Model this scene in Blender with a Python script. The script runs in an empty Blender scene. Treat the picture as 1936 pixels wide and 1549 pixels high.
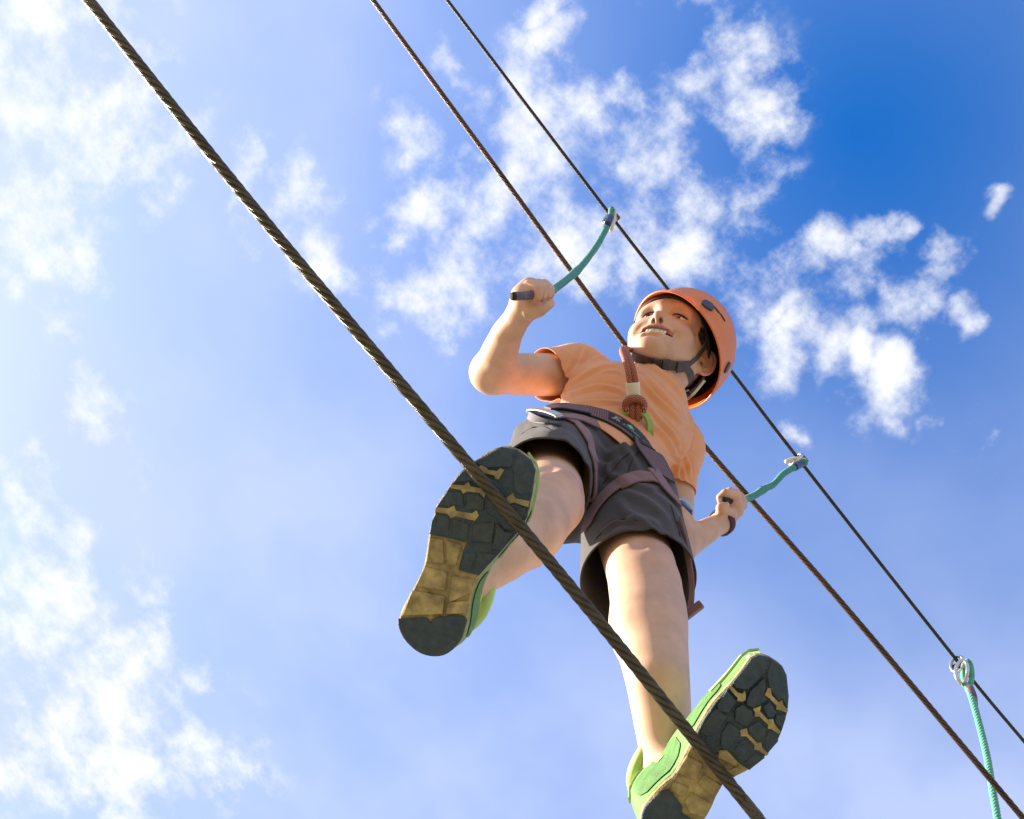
import bpy, bmesh, math, time
import numpy as np
from mathutils import Vector, Matrix
from mathutils.bvhtree import BVHTree
T0 = time.time()
SC = bpy.context.scene
COL = SC.collection
# ------------------------------------------------------------------ camera
FPX, CX, CY = 2000.0, 968.0, 774.5            # focal length and centre in photo pixels (1936 x 1549)
TH = math.radians(22.5)                       # camera axis is this far from the zenith
Dv = np.array([0.6333, -0.7739, 0.0])         # cable direction in camera space
Pv = np.array([0.7739, 0.6333, 0.0])
Uv = math.sin(TH)*Pv + math.cos(TH)*np.array([0, 0, -1.0])      # world up in camera space
Hv = math.cos(TH)*Pv + math.sin(TH)*np.array([0, 0, 1.0])       # horizontal, towards the camera side
RW = np.stack([Dv, -Hv, Uv])                  # camera space -> world
CAMZ = 1.6
def W(c):
    c = np.asarray(c, float)
    return c @ RW.T + np.array([0, 0, CAMZ])
def Wd(c): return np.asarray(c, float) @ RW.T
cam = bpy.data.cameras.new('camera'); camo = bpy.data.objects.new('camera', cam); COL.objects.link(camo)
M4 = np.eye(4); M4[:3, :3] = RW; M4[:3, 3] = (0, 0, CAMZ)
camo.matrix_world = Matrix(M4.tolist())
cam.sensor_fit = 'HORIZONTAL'; cam.sensor_width = 36.0; cam.lens = 36.0*FPX/1936.0
cam.clip_start = 0.02; cam.clip_end = 3000
SC.camera = camo
SC.view_settings.view_transform = 'Standard'; SC.view_settings.look = 'None'
SC.view_settings.exposure = 1.38; SC.view_settings.gamma = 1.0
SC.cycles.use_denoising = True
SC.cycles.max_bounces = 8
# ------------------------------------------------------------------ sun and sky
SUNC = np.array([-0.84, 0.10, -0.53]); SUNC /= np.linalg.norm(SUNC)
SUNW = Wd(SUNC)
sl = bpy.data.lights.new('sun', 'SUN'); so = bpy.data.objects.new('sun', sl); COL.objects.link(so)
sl.energy = 5.0; sl.angle = math.radians(0.5); sl.color = (1.0, 0.93, 0.82)
so.rotation_euler = Vector(SUNW).to_track_quat('Z', 'Y').to_euler(); so.location = (0, 0, 20)
def P(px, py, d):                              # photo pixel + depth (m) -> camera space
    return np.array([(px-CX)/FPX*d, -(py-CY)/FPX*d, -d])
def PZ(x, y, d, off, s):                       # the same from zoomed-crop coordinates
    return P(off[0]+x/s, off[1]+y/s, d)
def pix(c):
    c = np.asarray(c); return np.stack([CX+FPX*c[..., 0]/-c[..., 2], CY-FPX*c[..., 1]/-c[..., 2]], -1)

def node(nt, typ, **kw):
    n = nt.nodes.new(typ)
    for k, v in kw.items():
        if k == 'inp':
            for i, val in v.items(): n.inputs[i].default_value = val
        else: setattr(n, k, v)
    return n

def build_world():
    w = bpy.data.worlds.new('World'); SC.world = w; w.use_nodes = True; w.cycles.sampling_method = 'MANUAL'; w.cycles.sample_map_resolution = 512
    nt = w.node_tree; nt.nodes.clear(); lk = nt.links.new
    out = node(nt, 'ShaderNodeOutputWorld'); bg = node(nt, 'ShaderNodeBackground'); bg.inputs[1].default_value = 0.1
    sky = node(nt, 'ShaderNodeTexSky', sky_type='NISHITA', sun_disc=False)
    sky.sun_elevation = math.asin(SUNW[2]); sky.sun_rotation = math.atan2(SUNW[0], SUNW[1])
    sky.altitude = 300; sky.air_density = 1.0; sky.dust_density = 3.6; sky.ozone_density = 3.0
    hs = node(nt, 'ShaderNodeHueSaturation', inp={0: 0.511, 1: 1.42, 2: 1.72})
    lk(sky.outputs[0], hs.inputs['Color'])
    tc = node(nt, 'ShaderNodeTexCoord'); sep = node(nt, 'ShaderNodeSeparateXYZ'); lk(tc.outputs['Generated'], sep.inputs[0])
    mx = node(nt, 'ShaderNodeMath', operation='MAXIMUM'); lk(sep.outputs[2], mx.inputs[0]); mx.inputs[1].default_value = 0.05
    dx = node(nt, 'ShaderNodeMath', operation='DIVIDE'); lk(sep.outputs[0], dx.inputs[0]); lk(mx.outputs[0], dx.inputs[1])
    dy = node(nt, 'ShaderNodeMath', operation='DIVIDE'); lk(sep.outputs[1], dy.inputs[0]); lk(mx.outputs[0], dy.inputs[1])
    cv = node(nt, 'ShaderNodeCombineXYZ'); lk(dx.outputs[0], cv.inputs[0]); lk(dy.outputs[0], cv.inputs[1])
    # domain warp
    nw = node(nt, 'ShaderNodeTexNoise', noise_dimensions='2D'); nw.inputs['Scale'].default_value = 7; nw.inputs['Detail'].default_value = 5
    lk(cv.outputs[0], nw.inputs['Vector'])
    s1 = node(nt, 'ShaderNodeVectorMath', operation='SUBTRACT'); lk(nw.outputs['Color'], s1.inputs[0]); s1.inputs[1].default_value = (0.5, 0.5, 0.5)
    s2 = node(nt, 'ShaderNodeVectorMath', operation='SCALE'); lk(s1.outputs[0], s2.inputs[0]); s2.inputs['Scale'].default_value = 0.15
    s3 = node(nt, 'ShaderNodeVectorMath', operation='ADD'); lk(cv.outputs[0], s3.inputs[0]); lk(s2.outputs[0], s3.inputs[1])
    blobs = [(1040,150,80),(1120,210,95),(1200,290,110),(1060,300,120),(1000,400,90),(900,480,130),(830,520,80),(1090,430,140),(1200,400,110),(1290,390,100),(1400,380,85),(1460,390,60),
             (1310,20,55),(1350,90,60),(1390,150,70),(1450,210,90),(1490,270,60),(1420,270,55),(1470,490,108),(1380,520,110),(1320,470,70),(1560,560,66),(1600,640,62),(1690,705,65),(1640,690,42),(1560,460,60),
             (1700,560,75),(1750,500,60),(1450,680,70),(1440,620,45),(1105,70,50),(1060,10,45),(1240,165,42),(790,390,65),(740,380,45),(765,250,45),(885,130,45),(900,190,40),(60,60,170),(190,190,130),(250,270,90),
             (100,330,120),(90,470,95),(130,420,70),(270,340,60),(615,450,95),(640,480,60),(190,770,75),(480,335,40),(40,1140,150),(110,1190,130),(200,1200,110),(180,1310,150),(225,1400,165),(165,1460,150),(240,1340,105),(210,1500,130),
             (365,1440,75),(10,1490,60),(120,1280,90),(1810,770,30),(1540,800,36),(1800,600,40),(1875,850,32),(1655,420,45),(1860,430,30),(1350,750,42),(860,335,38),(760,630,30),(50,940,55),(1680,420,30)]
    acc = None
    for (bx, by, br) in blobs:
        d0 = Wd(P(bx, by, 1.0)); d1 = Wd(P(bx+br, by, 1.0)); c0 = d0[:2]/d0[2]; c1 = d1[:2]/d1[2]; r = float(np.linalg.norm(c1-c0))
        dn = node(nt, 'ShaderNodeVectorMath', operation='DISTANCE'); lk(s3.outputs[0], dn.inputs[0]); dn.inputs[1].default_value = (c0[0], c0[1], 0)
        mr = node(nt, 'ShaderNodeMapRange', interpolation_type='SMOOTHSTEP', inp={1: r*1.9, 2: 0.0, 3: 0.0, 4: 1.0}); lk(dn.outputs['Value'], mr.inputs[0])
        if acc is None: acc = mr.outputs[0]
        else:
            a = node(nt, 'ShaderNodeMath', operation='MAXIMUM'); lk(acc, a.inputs[0]); lk(mr.outputs[0], a.inputs[1]); acc = a.outputs[0]
    # the sky goes on outside the frame: large soft patches of the same cloud
    far = node(nt, 'ShaderNodeTexNoise', noise_dimensions='2D'); far.inputs['Scale'].default_value = 2.6; far.inputs['Detail'].default_value = 2
    lk(cv.outputs[0], far.inputs['Vector'])
    fr = node(nt, 'ShaderNodeMapRange', interpolation_type='SMOOTHSTEP', inp={1: 0.5, 2: 0.72, 3: 0.0, 4: 0.9}); lk(far.outputs[0], fr.inputs[0])
    cen = Wd(P(CX, CY, 1.0)); cen = cen[:2]/cen[2]
    dn = node(nt, 'ShaderNodeVectorMath', operation='DISTANCE'); lk(cv.outputs[0], dn.inputs[0]); dn.inputs[1].default_value = (cen[0], cen[1], 0)
    om = node(nt, 'ShaderNodeMapRange', interpolation_type='SMOOTHSTEP', inp={1: 0.62, 2: 0.95, 3: 0.0, 4: 1.0}); lk(dn.outputs['Value'], om.inputs[0])
    fm = node(nt, 'ShaderNodeMath', operation='MULTIPLY'); lk(fr.outputs[0], fm.inputs[0]); lk(om.outputs[0], fm.inputs[1])
    a = node(nt, 'ShaderNodeMath', operation='MAXIMUM'); lk(acc, a.inputs[0]); lk(fm.outputs[0], a.inputs[1]); acc = a.outputs[0]
    # fluffy detail
    n1 = node(nt, 'ShaderNodeTexNoise', noise_dimensions='2D'); n1.inputs['Scale'].default_value = 13; n1.inputs['Detail'].default_value = 10; n1.inputs['Roughness'].default_value = 0.62; n1.inputs['Distortion'].default_value = 0.0
    lk(cv.outputs[0], n1.inputs['Vector'])
    m1 = node(nt, 'ShaderNodeMath', operation='MULTIPLY_ADD', inp={1: 5.4, 2: -3.15}); lk(n1.outputs[0], m1.inputs[0])
    m2 = node(nt, 'ShaderNodeMath', operation='MULTIPLY_ADD', inp={1: 1.55}); lk(acc, m2.inputs[0]); lk(m1.outputs[0], m2.inputs[2])
    den = node(nt, 'ShaderNodeMapRange', interpolation_type='SMOOTHSTEP', inp={1: -0.25, 2: 2.1, 3: 0.0, 4: 1.0}); lk(m2.outputs[0], den.inputs[0])
    dm = node(nt, 'ShaderNodeMath', operation='MULTIPLY'); lk(den.outputs[0], dm.inputs[0])
    gate = node(nt, 'ShaderNodeMapRange', inp={1: 0.0, 2: 0.18, 3: 0.0, 4: 1.0}); lk(acc, gate.inputs[0]); lk(gate.outputs[0], dm.inputs[1])
    hz = node(nt, 'ShaderNodeMapRange', inp={1: 0.03, 2: 0.16, 3: 0.0, 4: 1.0}); lk(sep.outputs[2], hz.inputs[0])
    dm2 = node(nt, 'ShaderNodeMath', operation='MULTIPLY'); lk(dm.outputs[0], dm2.inputs[0]); lk(hz.outputs[0], dm2.inputs[1])
    # haze veil, thicker away from the zenith
    zl = node(nt, 'ShaderNodeVectorMath', operation='LENGTH'); lk(cv.outputs[0], zl.inputs[0])
    zr = node(nt, 'ShaderNodeMapRange', interpolation_type='SMOOTHSTEP', inp={1: -0.06, 2: 0.80, 3: 0.0, 4: 0.76}); lk(zl.outputs['Value'], zr.inputs[0]); vacc = zr.outputs[0]
    nv = node(nt, 'ShaderNodeTexNoise', noise_dimensions='2D'); nv.inputs['Scale'].default_value = 4.0; nv.inputs['Detail'].default_value = 4; lk(cv.outputs[0], nv.inputs['Vector'])
    nr = node(nt, 'ShaderNodeMapRange', inp={1: 0.3, 2: 0.7, 3: 0.75, 4: 1.15}); lk(nv.outputs[0], nr.inputs[0])
    vm = node(nt, 'ShaderNodeMath', operation='MULTIPLY'); lk(vacc, vm.inputs[0]); lk(nr.outputs[0], vm.inputs[1])
    veil = node(nt, 'ShaderNodeMix', data_type='RGBA'); lk(vm.outputs[0], veil.inputs[0]); lk(hs.outputs[0], veil.inputs[6]); veil.inputs[7].default_value = (2.55, 2.95, 4.2, 1)
    mix = node(nt, 'ShaderNodeMix', data_type='RGBA'); lk(dm2.outputs[0], mix.inputs[0]); lk(veil.outputs[2], mix.inputs[6])
    mix.inputs[7].default_value = (4.05, 4.12, 4.25, 1)
    lk(mix.outputs[2], bg.inputs[0]); lk(bg.outputs[0], out.inputs[0])
build_world()

# ------------------------------------------------------------------ helpers: materials
def mat(name, base, rough=0.6, metal=0.0, var=0.0, vscale=20.0, bump=0.0, bscale=200.0, sss=0.0, attr=None, spec=0.5, trans=None, wave=None, coat=0.0, var2=None, sheen=0.0):
    m = bpy.data.materials.new(name); m.use_nodes = True; nt = m.node_tree; lk = nt.links.new
    b = nt.nodes['Principled BSDF']; b.inputs['Roughness'].default_value = rough; b.inputs['Metallic'].default_value = metal
    b.inputs['Specular IOR Level'].default_value = spec
    b.inputs['Coat Weight'].default_value = coat; b.inputs['Sheen Weight'].default_value = sheen
    tc = node(nt, 'ShaderNodeTexCoord'); col = None
    if attr:
        at = node(nt, 'ShaderNodeAttribute', attribute_name=attr); col = at.outputs['Color']
    if var > 0:
        nz = node(nt, 'ShaderNodeTexNoise'); nz.inputs['Scale'].default_value = vscale; nz.inputs['Detail'].default_value = 5
        lk(tc.outputs['Object'], nz.inputs['Vector'])
        mr = node(nt, 'ShaderNodeMapRange', inp={1: 0.25, 2: 0.75, 3: 1-var, 4: 1+var}); lk(nz.outputs[0], mr.inputs[0])
        mx = node(nt, 'ShaderNodeVectorMath', operation='SCALE'); lk(mr.outputs[0], mx.inputs['Scale'])
        if col: lk(col, mx.inputs[0])
        elif var2:
            mm = node(nt, 'ShaderNodeMix', data_type='RGBA'); n2 = node(nt, 'ShaderNodeTexNoise'); n2.inputs['Scale'].default_value = vscale*0.35; n2.inputs['Detail'].default_value = 6
            lk(tc.outputs['Object'], n2.inputs['Vector']); r2 = node(nt, 'ShaderNodeMapRange', inp={1: 0.38, 2: 0.62, 3: 0, 4: 1}); lk(n2.outputs[0], r2.inputs[0])
            lk(r2.outputs[0], mm.inputs[0]); mm.inputs[6].default_value = (*base, 1); mm.inputs[7].default_value = (*var2, 1); lk(mm.outputs[2], mx.inputs[0])
        else: mx.inputs[0].default_value = base
        col = mx.outputs[0]
    if col: lk(col, b.inputs['Base Color'])
    else: b.inputs['Base Color'].default_value = (*base, 1)
    hgt = None
    if bump > 0:
        nb = node(nt, 'ShaderNodeTexNoise'); nb.inputs['Scale'].default_value = bscale; nb.inputs['Detail'].default_value = 3
        lk(tc.outputs['Object'], nb.inputs['Vector']); hgt = nb.outputs[0]
    if wave:   # (axis scale u, scale v) weave from UV
        uv = node(nt, 'ShaderNodeUVMap'); mp = node(nt, 'ShaderNodeMapping'); mp.inputs['Rotation'].default_value = (0, 0, wave[2] if len(wave) > 2 else 0)
        mp.inputs['Scale'].default_value = (wave[0], wave[1], 1); lk(uv.outputs[0], mp.inputs[0])
        wv = node(nt, 'ShaderNodeTexWave', bands_direction='X'); wv.inputs['Scale'].default_value = 1.0; lk(mp.outputs[0], wv.inputs[0])
        wv2 = node(nt, 'ShaderNodeTexWave', bands_direction='Y'); wv2.inputs['Scale'].default_value = 1.0; lk(mp.outputs[0], wv2.inputs[0])
        ad = node(nt, 'ShaderNodeMath', operation='ADD'); lk(wv.outputs[1], ad.inputs[0])
        if wave[1] > 0: lk(wv2.outputs[1], ad.inputs[1])
        if hgt:
            a2 = node(nt, 'ShaderNodeMath', operation='MULTIPLY_ADD', inp={1: 0.4}); lk(hgt, a2.inputs[0]); lk(ad.outputs[0], a2.inputs[2]); hgt = a2.outputs[0]
        else: hgt = ad.outputs[0]
    if hgt:
        bp = node(nt, 'ShaderNodeBump'); bp.inputs['Strength'].default_value = max(bump, 0.2); bp.inputs['Distance'].default_value = 0.002
        lk(hgt, bp.inputs['Height']); lk(bp.outputs[0], b.inputs['Normal'])
    if sss > 0:
        b.inputs['Subsurface Weight'].default_value = sss; b.inputs['Subsurface Radius'].default_value = (1.0, 0.35, 0.18); b.inputs['Subsurface Scale'].default_value = 0.008
    if trans:
        tr = node(nt, 'ShaderNodeBsdfTranslucent'); tr.inputs[0].default_value = (*trans[1], 1)
        ms = node(nt, 'ShaderNodeMixShader'); ms.inputs[0].default_value = trans[0]
        lk(b.outputs[0], ms.inputs[1]); lk(tr.outputs[0], ms.inputs[2]); lk(ms.outputs[0], nt.nodes['Material Output'].inputs[0])
    return m

# ------------------------------------------------------------------ helpers: meshes (all builders work in camera space and are carried to the world here)
def tag(o, label=None, cat=None, group=None, kind=None):
    if label: o['label'] = label
    if cat: o['category'] = cat
    if group: o['group'] = group
    if kind: o['kind'] = kind
    return o
def empty(name, cpt, label, cat, group=None):
    o = bpy.data.objects.new(name, None); COL.objects.link(o); o.location = W(cpt); o.empty_display_size = 0.05
    return tag(o, label, cat, group)
def wloc(o):
    v = np.zeros(3)
    while o is not None: v = v+np.array(o.location); o = o.parent
    return v
def obj(name, verts, faces, m, parent=None, smooth=True, uv=None, cols=None, base=None, solid=None, world=False):
    vw = np.asarray(verts, float) if world else W(np.asarray(verts, float))
    if parent is None:
        org = W(base) if base is not None else np.array([vw[:, 0].mean(), vw[:, 1].mean(), vw[:, 2].min()])
        loc = org
    else: org = wloc(parent); loc = np.zeros(3)
    me = bpy.data.meshes.new(name)
    if isinstance(faces, np.ndarray):
        n, k = faces.shape
        me.vertices.add(len(vw)); me.vertices.foreach_set('co', (vw-org).astype(np.float32).ravel())
        me.loops.add(n*k); me.loops.foreach_set('vertex_index', faces.astype(np.int32).ravel())
        me.polygons.add(n); me.polygons.foreach_set('loop_start', np.arange(0, n*k, k, dtype=np.int32)); me.polygons.foreach_set('loop_total', np.full(n, k, dtype=np.int32))
        me.update(calc_edges=True); me.validate()
    else:
        me.from_pydata((vw-org).tolist(), [], [list(map(int, f)) for f in faces]); me.update()
    if smooth: me.polygons.foreach_set('use_smooth', np.ones(len(me.polygons), bool))
    if uv is not None and len(me.loops):
        ul = me.uv_layers.new(name='UVMap'); li = np.empty(len(me.loops), np.int32); me.loops.foreach_get('vertex_index', li)
        ul.data.foreach_set('uv', np.asarray(uv, np.float32)[li].ravel())
    if cols is not None:
        ca = me.color_attributes.new('Col', 'FLOAT_COLOR', 'POINT')
        ca.data.foreach_set('color', np.concatenate([cols, np.ones((len(cols), 1))], 1).astype(np.float32).ravel())
    me.materials.append(m)
    o = bpy.data.objects.new(name, me); COL.objects.link(o)
    if parent is not None: o.parent = parent
    o.location = loc
    if solid:
        s = o.modifiers.new('solid', 'SOLIDIFY'); s.thickness = solid; s.offset = -1
    return o
def nrm(v):
    v = np.asarray(v, float); return v/(np.linalg.norm(v, axis=-1, keepdims=True)+1e-12)
def spline(pts, n):                            # Catmull-Rom through pts (k x m), n samples evenly spaced
    p = np.asarray(pts, float); k = len(p)
    if k == 2: t = np.linspace(0, 1, n)[:, None]; return p[0]*(1-t)+p[1]*t
    e = np.concatenate([[2*p[0]-p[1]], p, [2*p[-1]-p[-2]]])
    u = np.linspace(0, k-1, max(n*4, 50)); i = np.minimum(u.astype(int), k-2); t = (u-i)[:, None]
    a, b, c, d = e[i], e[i+1], e[i+2], e[i+3]
    q = 0.5*((2*b)+(-a+c)*t+(2*a-5*b+4*c-d)*t*t+(-a+3*b-3*c+d)*t**3)
    s = np.concatenate([[0], np.cumsum(np.linalg.norm(np.diff(q[:, :3], axis=0), axis=1))])
    ss = np.linspace(0, s[-1], n)
    return np.stack([np.interp(ss, s, q[:, j]) for j in range(q.shape[1])], 1)
def frames(c, n0=None):
    t = np.gradient(c, axis=0); t = nrm(t)
    if n0 is None: n0 = np.array([0.13, 0.3, 0.94])
    N = np.empty_like(c); n = n0-t[0]*(n0@t[0])
    if np.linalg.norm(n) < 1e-3: n = np.cross(t[0], [1, 0.1, 0])
    n = nrm(n)
    for i in range(len(c)):
        n = nrm(n-t[i]*(n@t[i])); N[i] = n
    return t, N, np.cross(t, N)
def tube_data(c, r, sides=10, cap=True, closed=False, ell=1.0, n0=None):
    c = np.asarray(c, float); n = len(c); r = np.broadcast_to(np.asarray(r, float), (n,))
    t, N, B = frames(c, n0)
    a = np.arange(sides)*2*np.pi/sides
    v = (c[:, None]+r[:, None, None]*(np.cos(a)[None, :, None]*N[:, None]+ell*np.sin(a)[None, :, None]*B[:, None])).reshape(-1, 3)
    i = np.arange(n if closed else n-1)[:, None]; j = np.arange(sides)[None]
    i2 = (i+1) % n
    f = np.stack([i*sides+j, i*sides+(j+1) % sides, i2*sides+(j+1) % sides, i2*sides+j], -1).reshape(-1, 4)
    s = np.concatenate([[0], np.cumsum(np.linalg.norm(np.diff(c, axis=0), axis=1))])
    uv = np.stack([np.broadcast_to(np.arange(sides)/sides, (n, sides)), np.broadcast_to(s[:, None], (n, sides))], -1).reshape(-1, 2)
    if cap and not closed:
        f = f.tolist()+[list(range(sides))[::-1], list(range((n-1)*sides, n*sides))]
    return v, f, uv
def tube(name, c, r, m, parent=None, sides=10, **kw):
    cap = kw.pop('cap', True); closed = kw.pop('closed', False); ell = kw.pop('ell', 1.0); n0 = kw.pop('n0', None)
    v, f, uv = tube_data(c, r, sides, cap, closed, ell, n0)
    return obj(name, v, f, m, parent, uv=uv, **kw)
def ribbon_data(c, nrmls, width, thick=0.0018):
    c = np.asarray(c, float); n = len(c); t = nrm(np.gradient(c, axis=0)); N = nrm(nrmls); Bn = nrm(np.cross(t, N)); N = nrm(np.cross(Bn, t))
    w = np.broadcast_to(np.asarray(width, float), (n,))[:, None]*0.5; h = thick*0.5
    prof = [(-1, -1), (-1.0, 0.6), (-0.93, 1), (0.93, 1), (1.0, 0.6), (1, -1)]
    k = len(prof)
    v = np.stack([c+a*w*Bn+b*h*N for a, b in prof], 1).reshape(-1, 3)
    i = np.arange(n-1)[:, None]; j = np.arange(k)[None]
    f = np.stack([i*k+j, i*k+(j+1) % k, (i+1)*k+(j+1) % k, (i+1)*k+j], -1).reshape(-1, 4)
    s = np.concatenate([[0], np.cumsum(np.linalg.norm(np.diff(c, axis=0), axis=1))])
    us = np.array([0, 0, 0.05, 0.95, 1, 1])
    uv = np.stack([np.broadcast_to(us, (n, k)), np.broadcast_to(s[:, None], (n, k))], -1).reshape(-1, 2)
    return v, f.tolist()+[list(range(k))[::-1], list(range((n-1)*k, n*k))], uv
def ribbon(name, c, nrmls, width, m, parent, thick=0.0018, smooth=True):
    v, f, uv = ribbon_data(c, nrmls, width, thick)
    o = obj(name, v, f, m, parent, smooth=False, uv=uv); return o
def prism(poly2, org, e1, e2, n, h0, h1, inset=0.0):
    """polygon in a plane, extruded from height h0 to h1 along n with a chamfered face at h1"""
    p = np.asarray(poly2, float); k = len(p); c = p.mean(0)
    r = p-c; L = np.linalg.norm(r, axis=1, keepdims=True)+1e-9; q = c+r*np.maximum(0.3, 1-inset/L)
    hm = h1-(h1-h0)*0.3
    def lift(pp, h): return org+pp[:, :1]*e1+pp[:, 1:2]*e2+h*n
    v = np.concatenate([lift(p, h0), lift(p, hm), lift(q, h1)])
    f = [[j, (j+1) % k, k+(j+1) % k, k+j] for j in range(k)]+[[k+j, k+(j+1) % k, 2*k+(j+1) % k, 2*k+j] for j in range(k)]
    f += [list(range(2*k, 3*k)), list(range(k))[::-1]]
    return v, f
def boxd(c, a, b, n, sa, sb, sn, bev=0.15):
    """chamfered block with axes a,b,n and full sizes sa,sb,sn"""
    bm = bmesh.new(); bmesh.ops.create_cube(bm, size=1.0)
    for v in bm.verts: v.co = (v.co.x*sa, v.co.y*sb, v.co.z*sn)
    bmesh.ops.bevel(bm, geom=list(bm.edges), offset=min(sa, sb, sn)*bev, segments=2, affect='EDGES', profile=0.5)
    V = np.array([v.co[:] for v in bm.verts]); F = [[v.index for v in f.verts] for f in bm.faces]; bm.free()
    return np.asarray(c)+V[:, :1]*a+V[:, 1:2]*b+V[:, 2:]*n, F

# ------------------------------------------------------------------ helpers: signed-distance sculpting
class Vol:
    def __init__(s, lo, hi, h):
        s.lo = np.asarray(lo, float); s.h = h; s.n = np.ceil((np.asarray(hi)-s.lo)/h).astype(int)+1
        s.ax = [(s.lo[i]+np.arange(s.n[i])*h).astype(np.float32) for i in range(3)]
        s.D = np.full(s.n, 0.05, np.float32)
    def sl(s, lo, hi, pad):
        a = np.maximum(0, np.floor((np.asarray(lo)-pad-s.lo)/s.h).astype(int)); b = np.minimum(s.n, np.ceil((np.asarray(hi)+pad-s.lo)/s.h).astype(int)+1)
        return a, np.maximum(a, b)
    def put(s, fn, lo, hi, k, mode, pad):
        a, b = s.sl(lo, hi, pad)
        if (b <= a).any(): return
        X = s.ax[0][a[0]:b[0], None, None]; Y = s.ax[1][None, a[1]:b[1], None]; Z = s.ax[2][None, None, a[2]:b[2]]
        d = fn(X, Y, Z); S = (slice(a[0], b[0]), slice(a[1], b[1]), slice(a[2], b[2])); o = s.D[S]; k = np.float32(max(k, 1e-6))
        if mode == 'add':
            h = np.clip(0.5+0.5*(d-o)/k, 0, 1); s.D[S] = d+(o-d)*h-k*h*(1-h)
        else:
            d = -d; h = np.clip(0.5-0.5*(d-o)/k, 0, 1); s.D[S] = d+(o-d)*h+k*h*(1-h)
    def cone(s, a, b, ra, rb, k=0.01, mode='add'):
        a = np.asarray(a, np.float32); b = np.asarray(b, np.float32); ab = b-a; L2 = float(ab@ab)+1e-12
        def fn(X, Y, Z):
            x = X-a[0]; y = Y-a[1]; z = Z-a[2]
            t = np.clip((x*ab[0]+y*ab[1]+z*ab[2])/np.float32(L2), 0, 1)
            return np.sqrt((x-t*ab[0])**2+(y-t*ab[1])**2+(z-t*ab[2])**2)-(np.float32(ra)+t*np.float32(rb-ra))
        m = max(ra, rb); s.put(fn, np.minimum(a, b)-m, np.maximum(a, b)+m, k, mode, k+0.012)
    def sph(s, c, r, k=0.01, mode='add'): s.cone(c, np.asarray(c)+1e-4, r, r, k, mode)
    def chain(s, pts, k=0.01, mode='add', kk=0.004):
        C = np.array([p[0] for p in pts], np.float32); R = np.array([p[1] for p in pts], np.float32)
        def fn(X, Y, Z):
            best = None
            for a, b, ra, rb in zip(C[:-1], C[1:], R[:-1], R[1:]):
                ab = b-a; L2 = float(ab@ab)+1e-12; x = X-a[0]; y = Y-a[1]; z = Z-a[2]
                t = np.clip((x*ab[0]+y*ab[1]+z*ab[2])/np.float32(L2), 0, 1)
                d = np.sqrt((x-t*ab[0])**2+(y-t*ab[1])**2+(z-t*ab[2])**2)-(ra+t*(rb-ra))
                best = d if best is None else np.minimum(best, d)
            return best
        m = R.max(); s.put(fn, C.min(0)-m, C.max(0)+m, k, mode, k+0.012)
    def ell(s, c, r, ax=None, k=0.01, mode='add'):
        c = np.asarray(c, np.float32); r = np.asarray(r, np.float32); A = np.eye(3, dtype=np.float32) if ax is None else nrm(ax).astype(np.float32)
        def fn(X, Y, Z):
            x = X-c[0]; y = Y-c[1]; z = Z-c[2]
            u = [(x*A[i, 0]+y*A[i, 1]+z*A[i, 2])/r[i] for i in range(3)]
            k0 = np.sqrt(u[0]**2+u[1]**2+u[2]**2)+1e-6
            k1 = np.sqrt((u[0]/r[0])**2+(u[1]/r[1])**2+(u[2]/r[2])**2)+1e-6
            return k0*(k0-1)/k1
        e = np.sqrt(((A*r[:, None])**2).sum(0)); s.put(fn, c-e, c+e, k, mode, k+0.012)
    def mesh(s):
        D = s.D; h = s.h; I = D < 0
        c = np.zeros(np.array(D.shape)-1, np.int8)
        for dx in (0, 1):
            for dy in (0, 1):
                for dz in (0, 1): c += I[dx:D.shape[0]-1+dx, dy:D.shape[1]-1+dy, dz:D.shape[2]-1+dz]
        cell = np.argwhere((c > 0) & (c < 8)); idx = np.full(c.shape, -1, np.int32); idx[tuple(cell.T)] = np.arange(len(cell))
        acc = np.zeros((len(cell), 3)); cnt = np.zeros(len(cell)); cr = [(x, y, z) for x in (0, 1) for y in (0, 1) for z in (0, 1)]
        val = [D[cell[:, 0]+x, cell[:, 1]+y, cell[:, 2]+z] for x, y, z in cr]
        for i, p in enumerate(cr):
            for j, q in enumerate(cr):
                if j > i and sum(abs(np.array(p)-np.array(q))) == 1:
                    m = (val[i] < 0) != (val[j] < 0); t = (val[i]/(val[i]-val[j]+1e-12))[m]
                    acc[m] += np.array(p)+t[:, None]*(np.array(q)-np.array(p)); cnt[m] += 1
        V = (cell+acc/cnt[:, None])*h+s.lo
        Q = []
        for ax in range(3):
            o = [0, 1, 2]; o.remove(ax)
            A = np.moveaxis(I, ax, 0); e = np.argwhere(A[:-1] != A[1:]); flip = A[e[:, 0], e[:, 1], e[:, 2]]
            full = np.empty_like(e); full[:, ax] = e[:, 0]; full[:, o[0]] = e[:, 1]; full[:, o[1]] = e[:, 2]
            ok = (full[:, o[0]] > 0) & (full[:, o[1]] > 0) & (full[:, o[0]] < c.shape[o[0]]) & (full[:, o[1]] < c.shape[o[1]])
            full = full[ok]; flip = flip[ok]
            def at(da, db):
                g = full.copy(); g[:, o[0]] -= da; g[:, o[1]] -= db; return idx[tuple(g.T)]
            q = np.stack([at(1, 1), at(0, 1), at(0, 0), at(1, 0)], 1)
            if ax == 1: flip = ~flip
            q[~flip] = q[~flip][:, ::-1]; Q.append(q)
        return V, np.concatenate(Q)
def vnormals(V, F):
    F = np.asarray(F); n = np.cross(V[F[:, 2]]-V[F[:, 0]], V[F[:, 3]]-V[F[:, 1]]); N = np.zeros_like(V)
    for j in range(4): np.add.at(N, F[:, j], n)
    return nrm(N)
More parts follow.
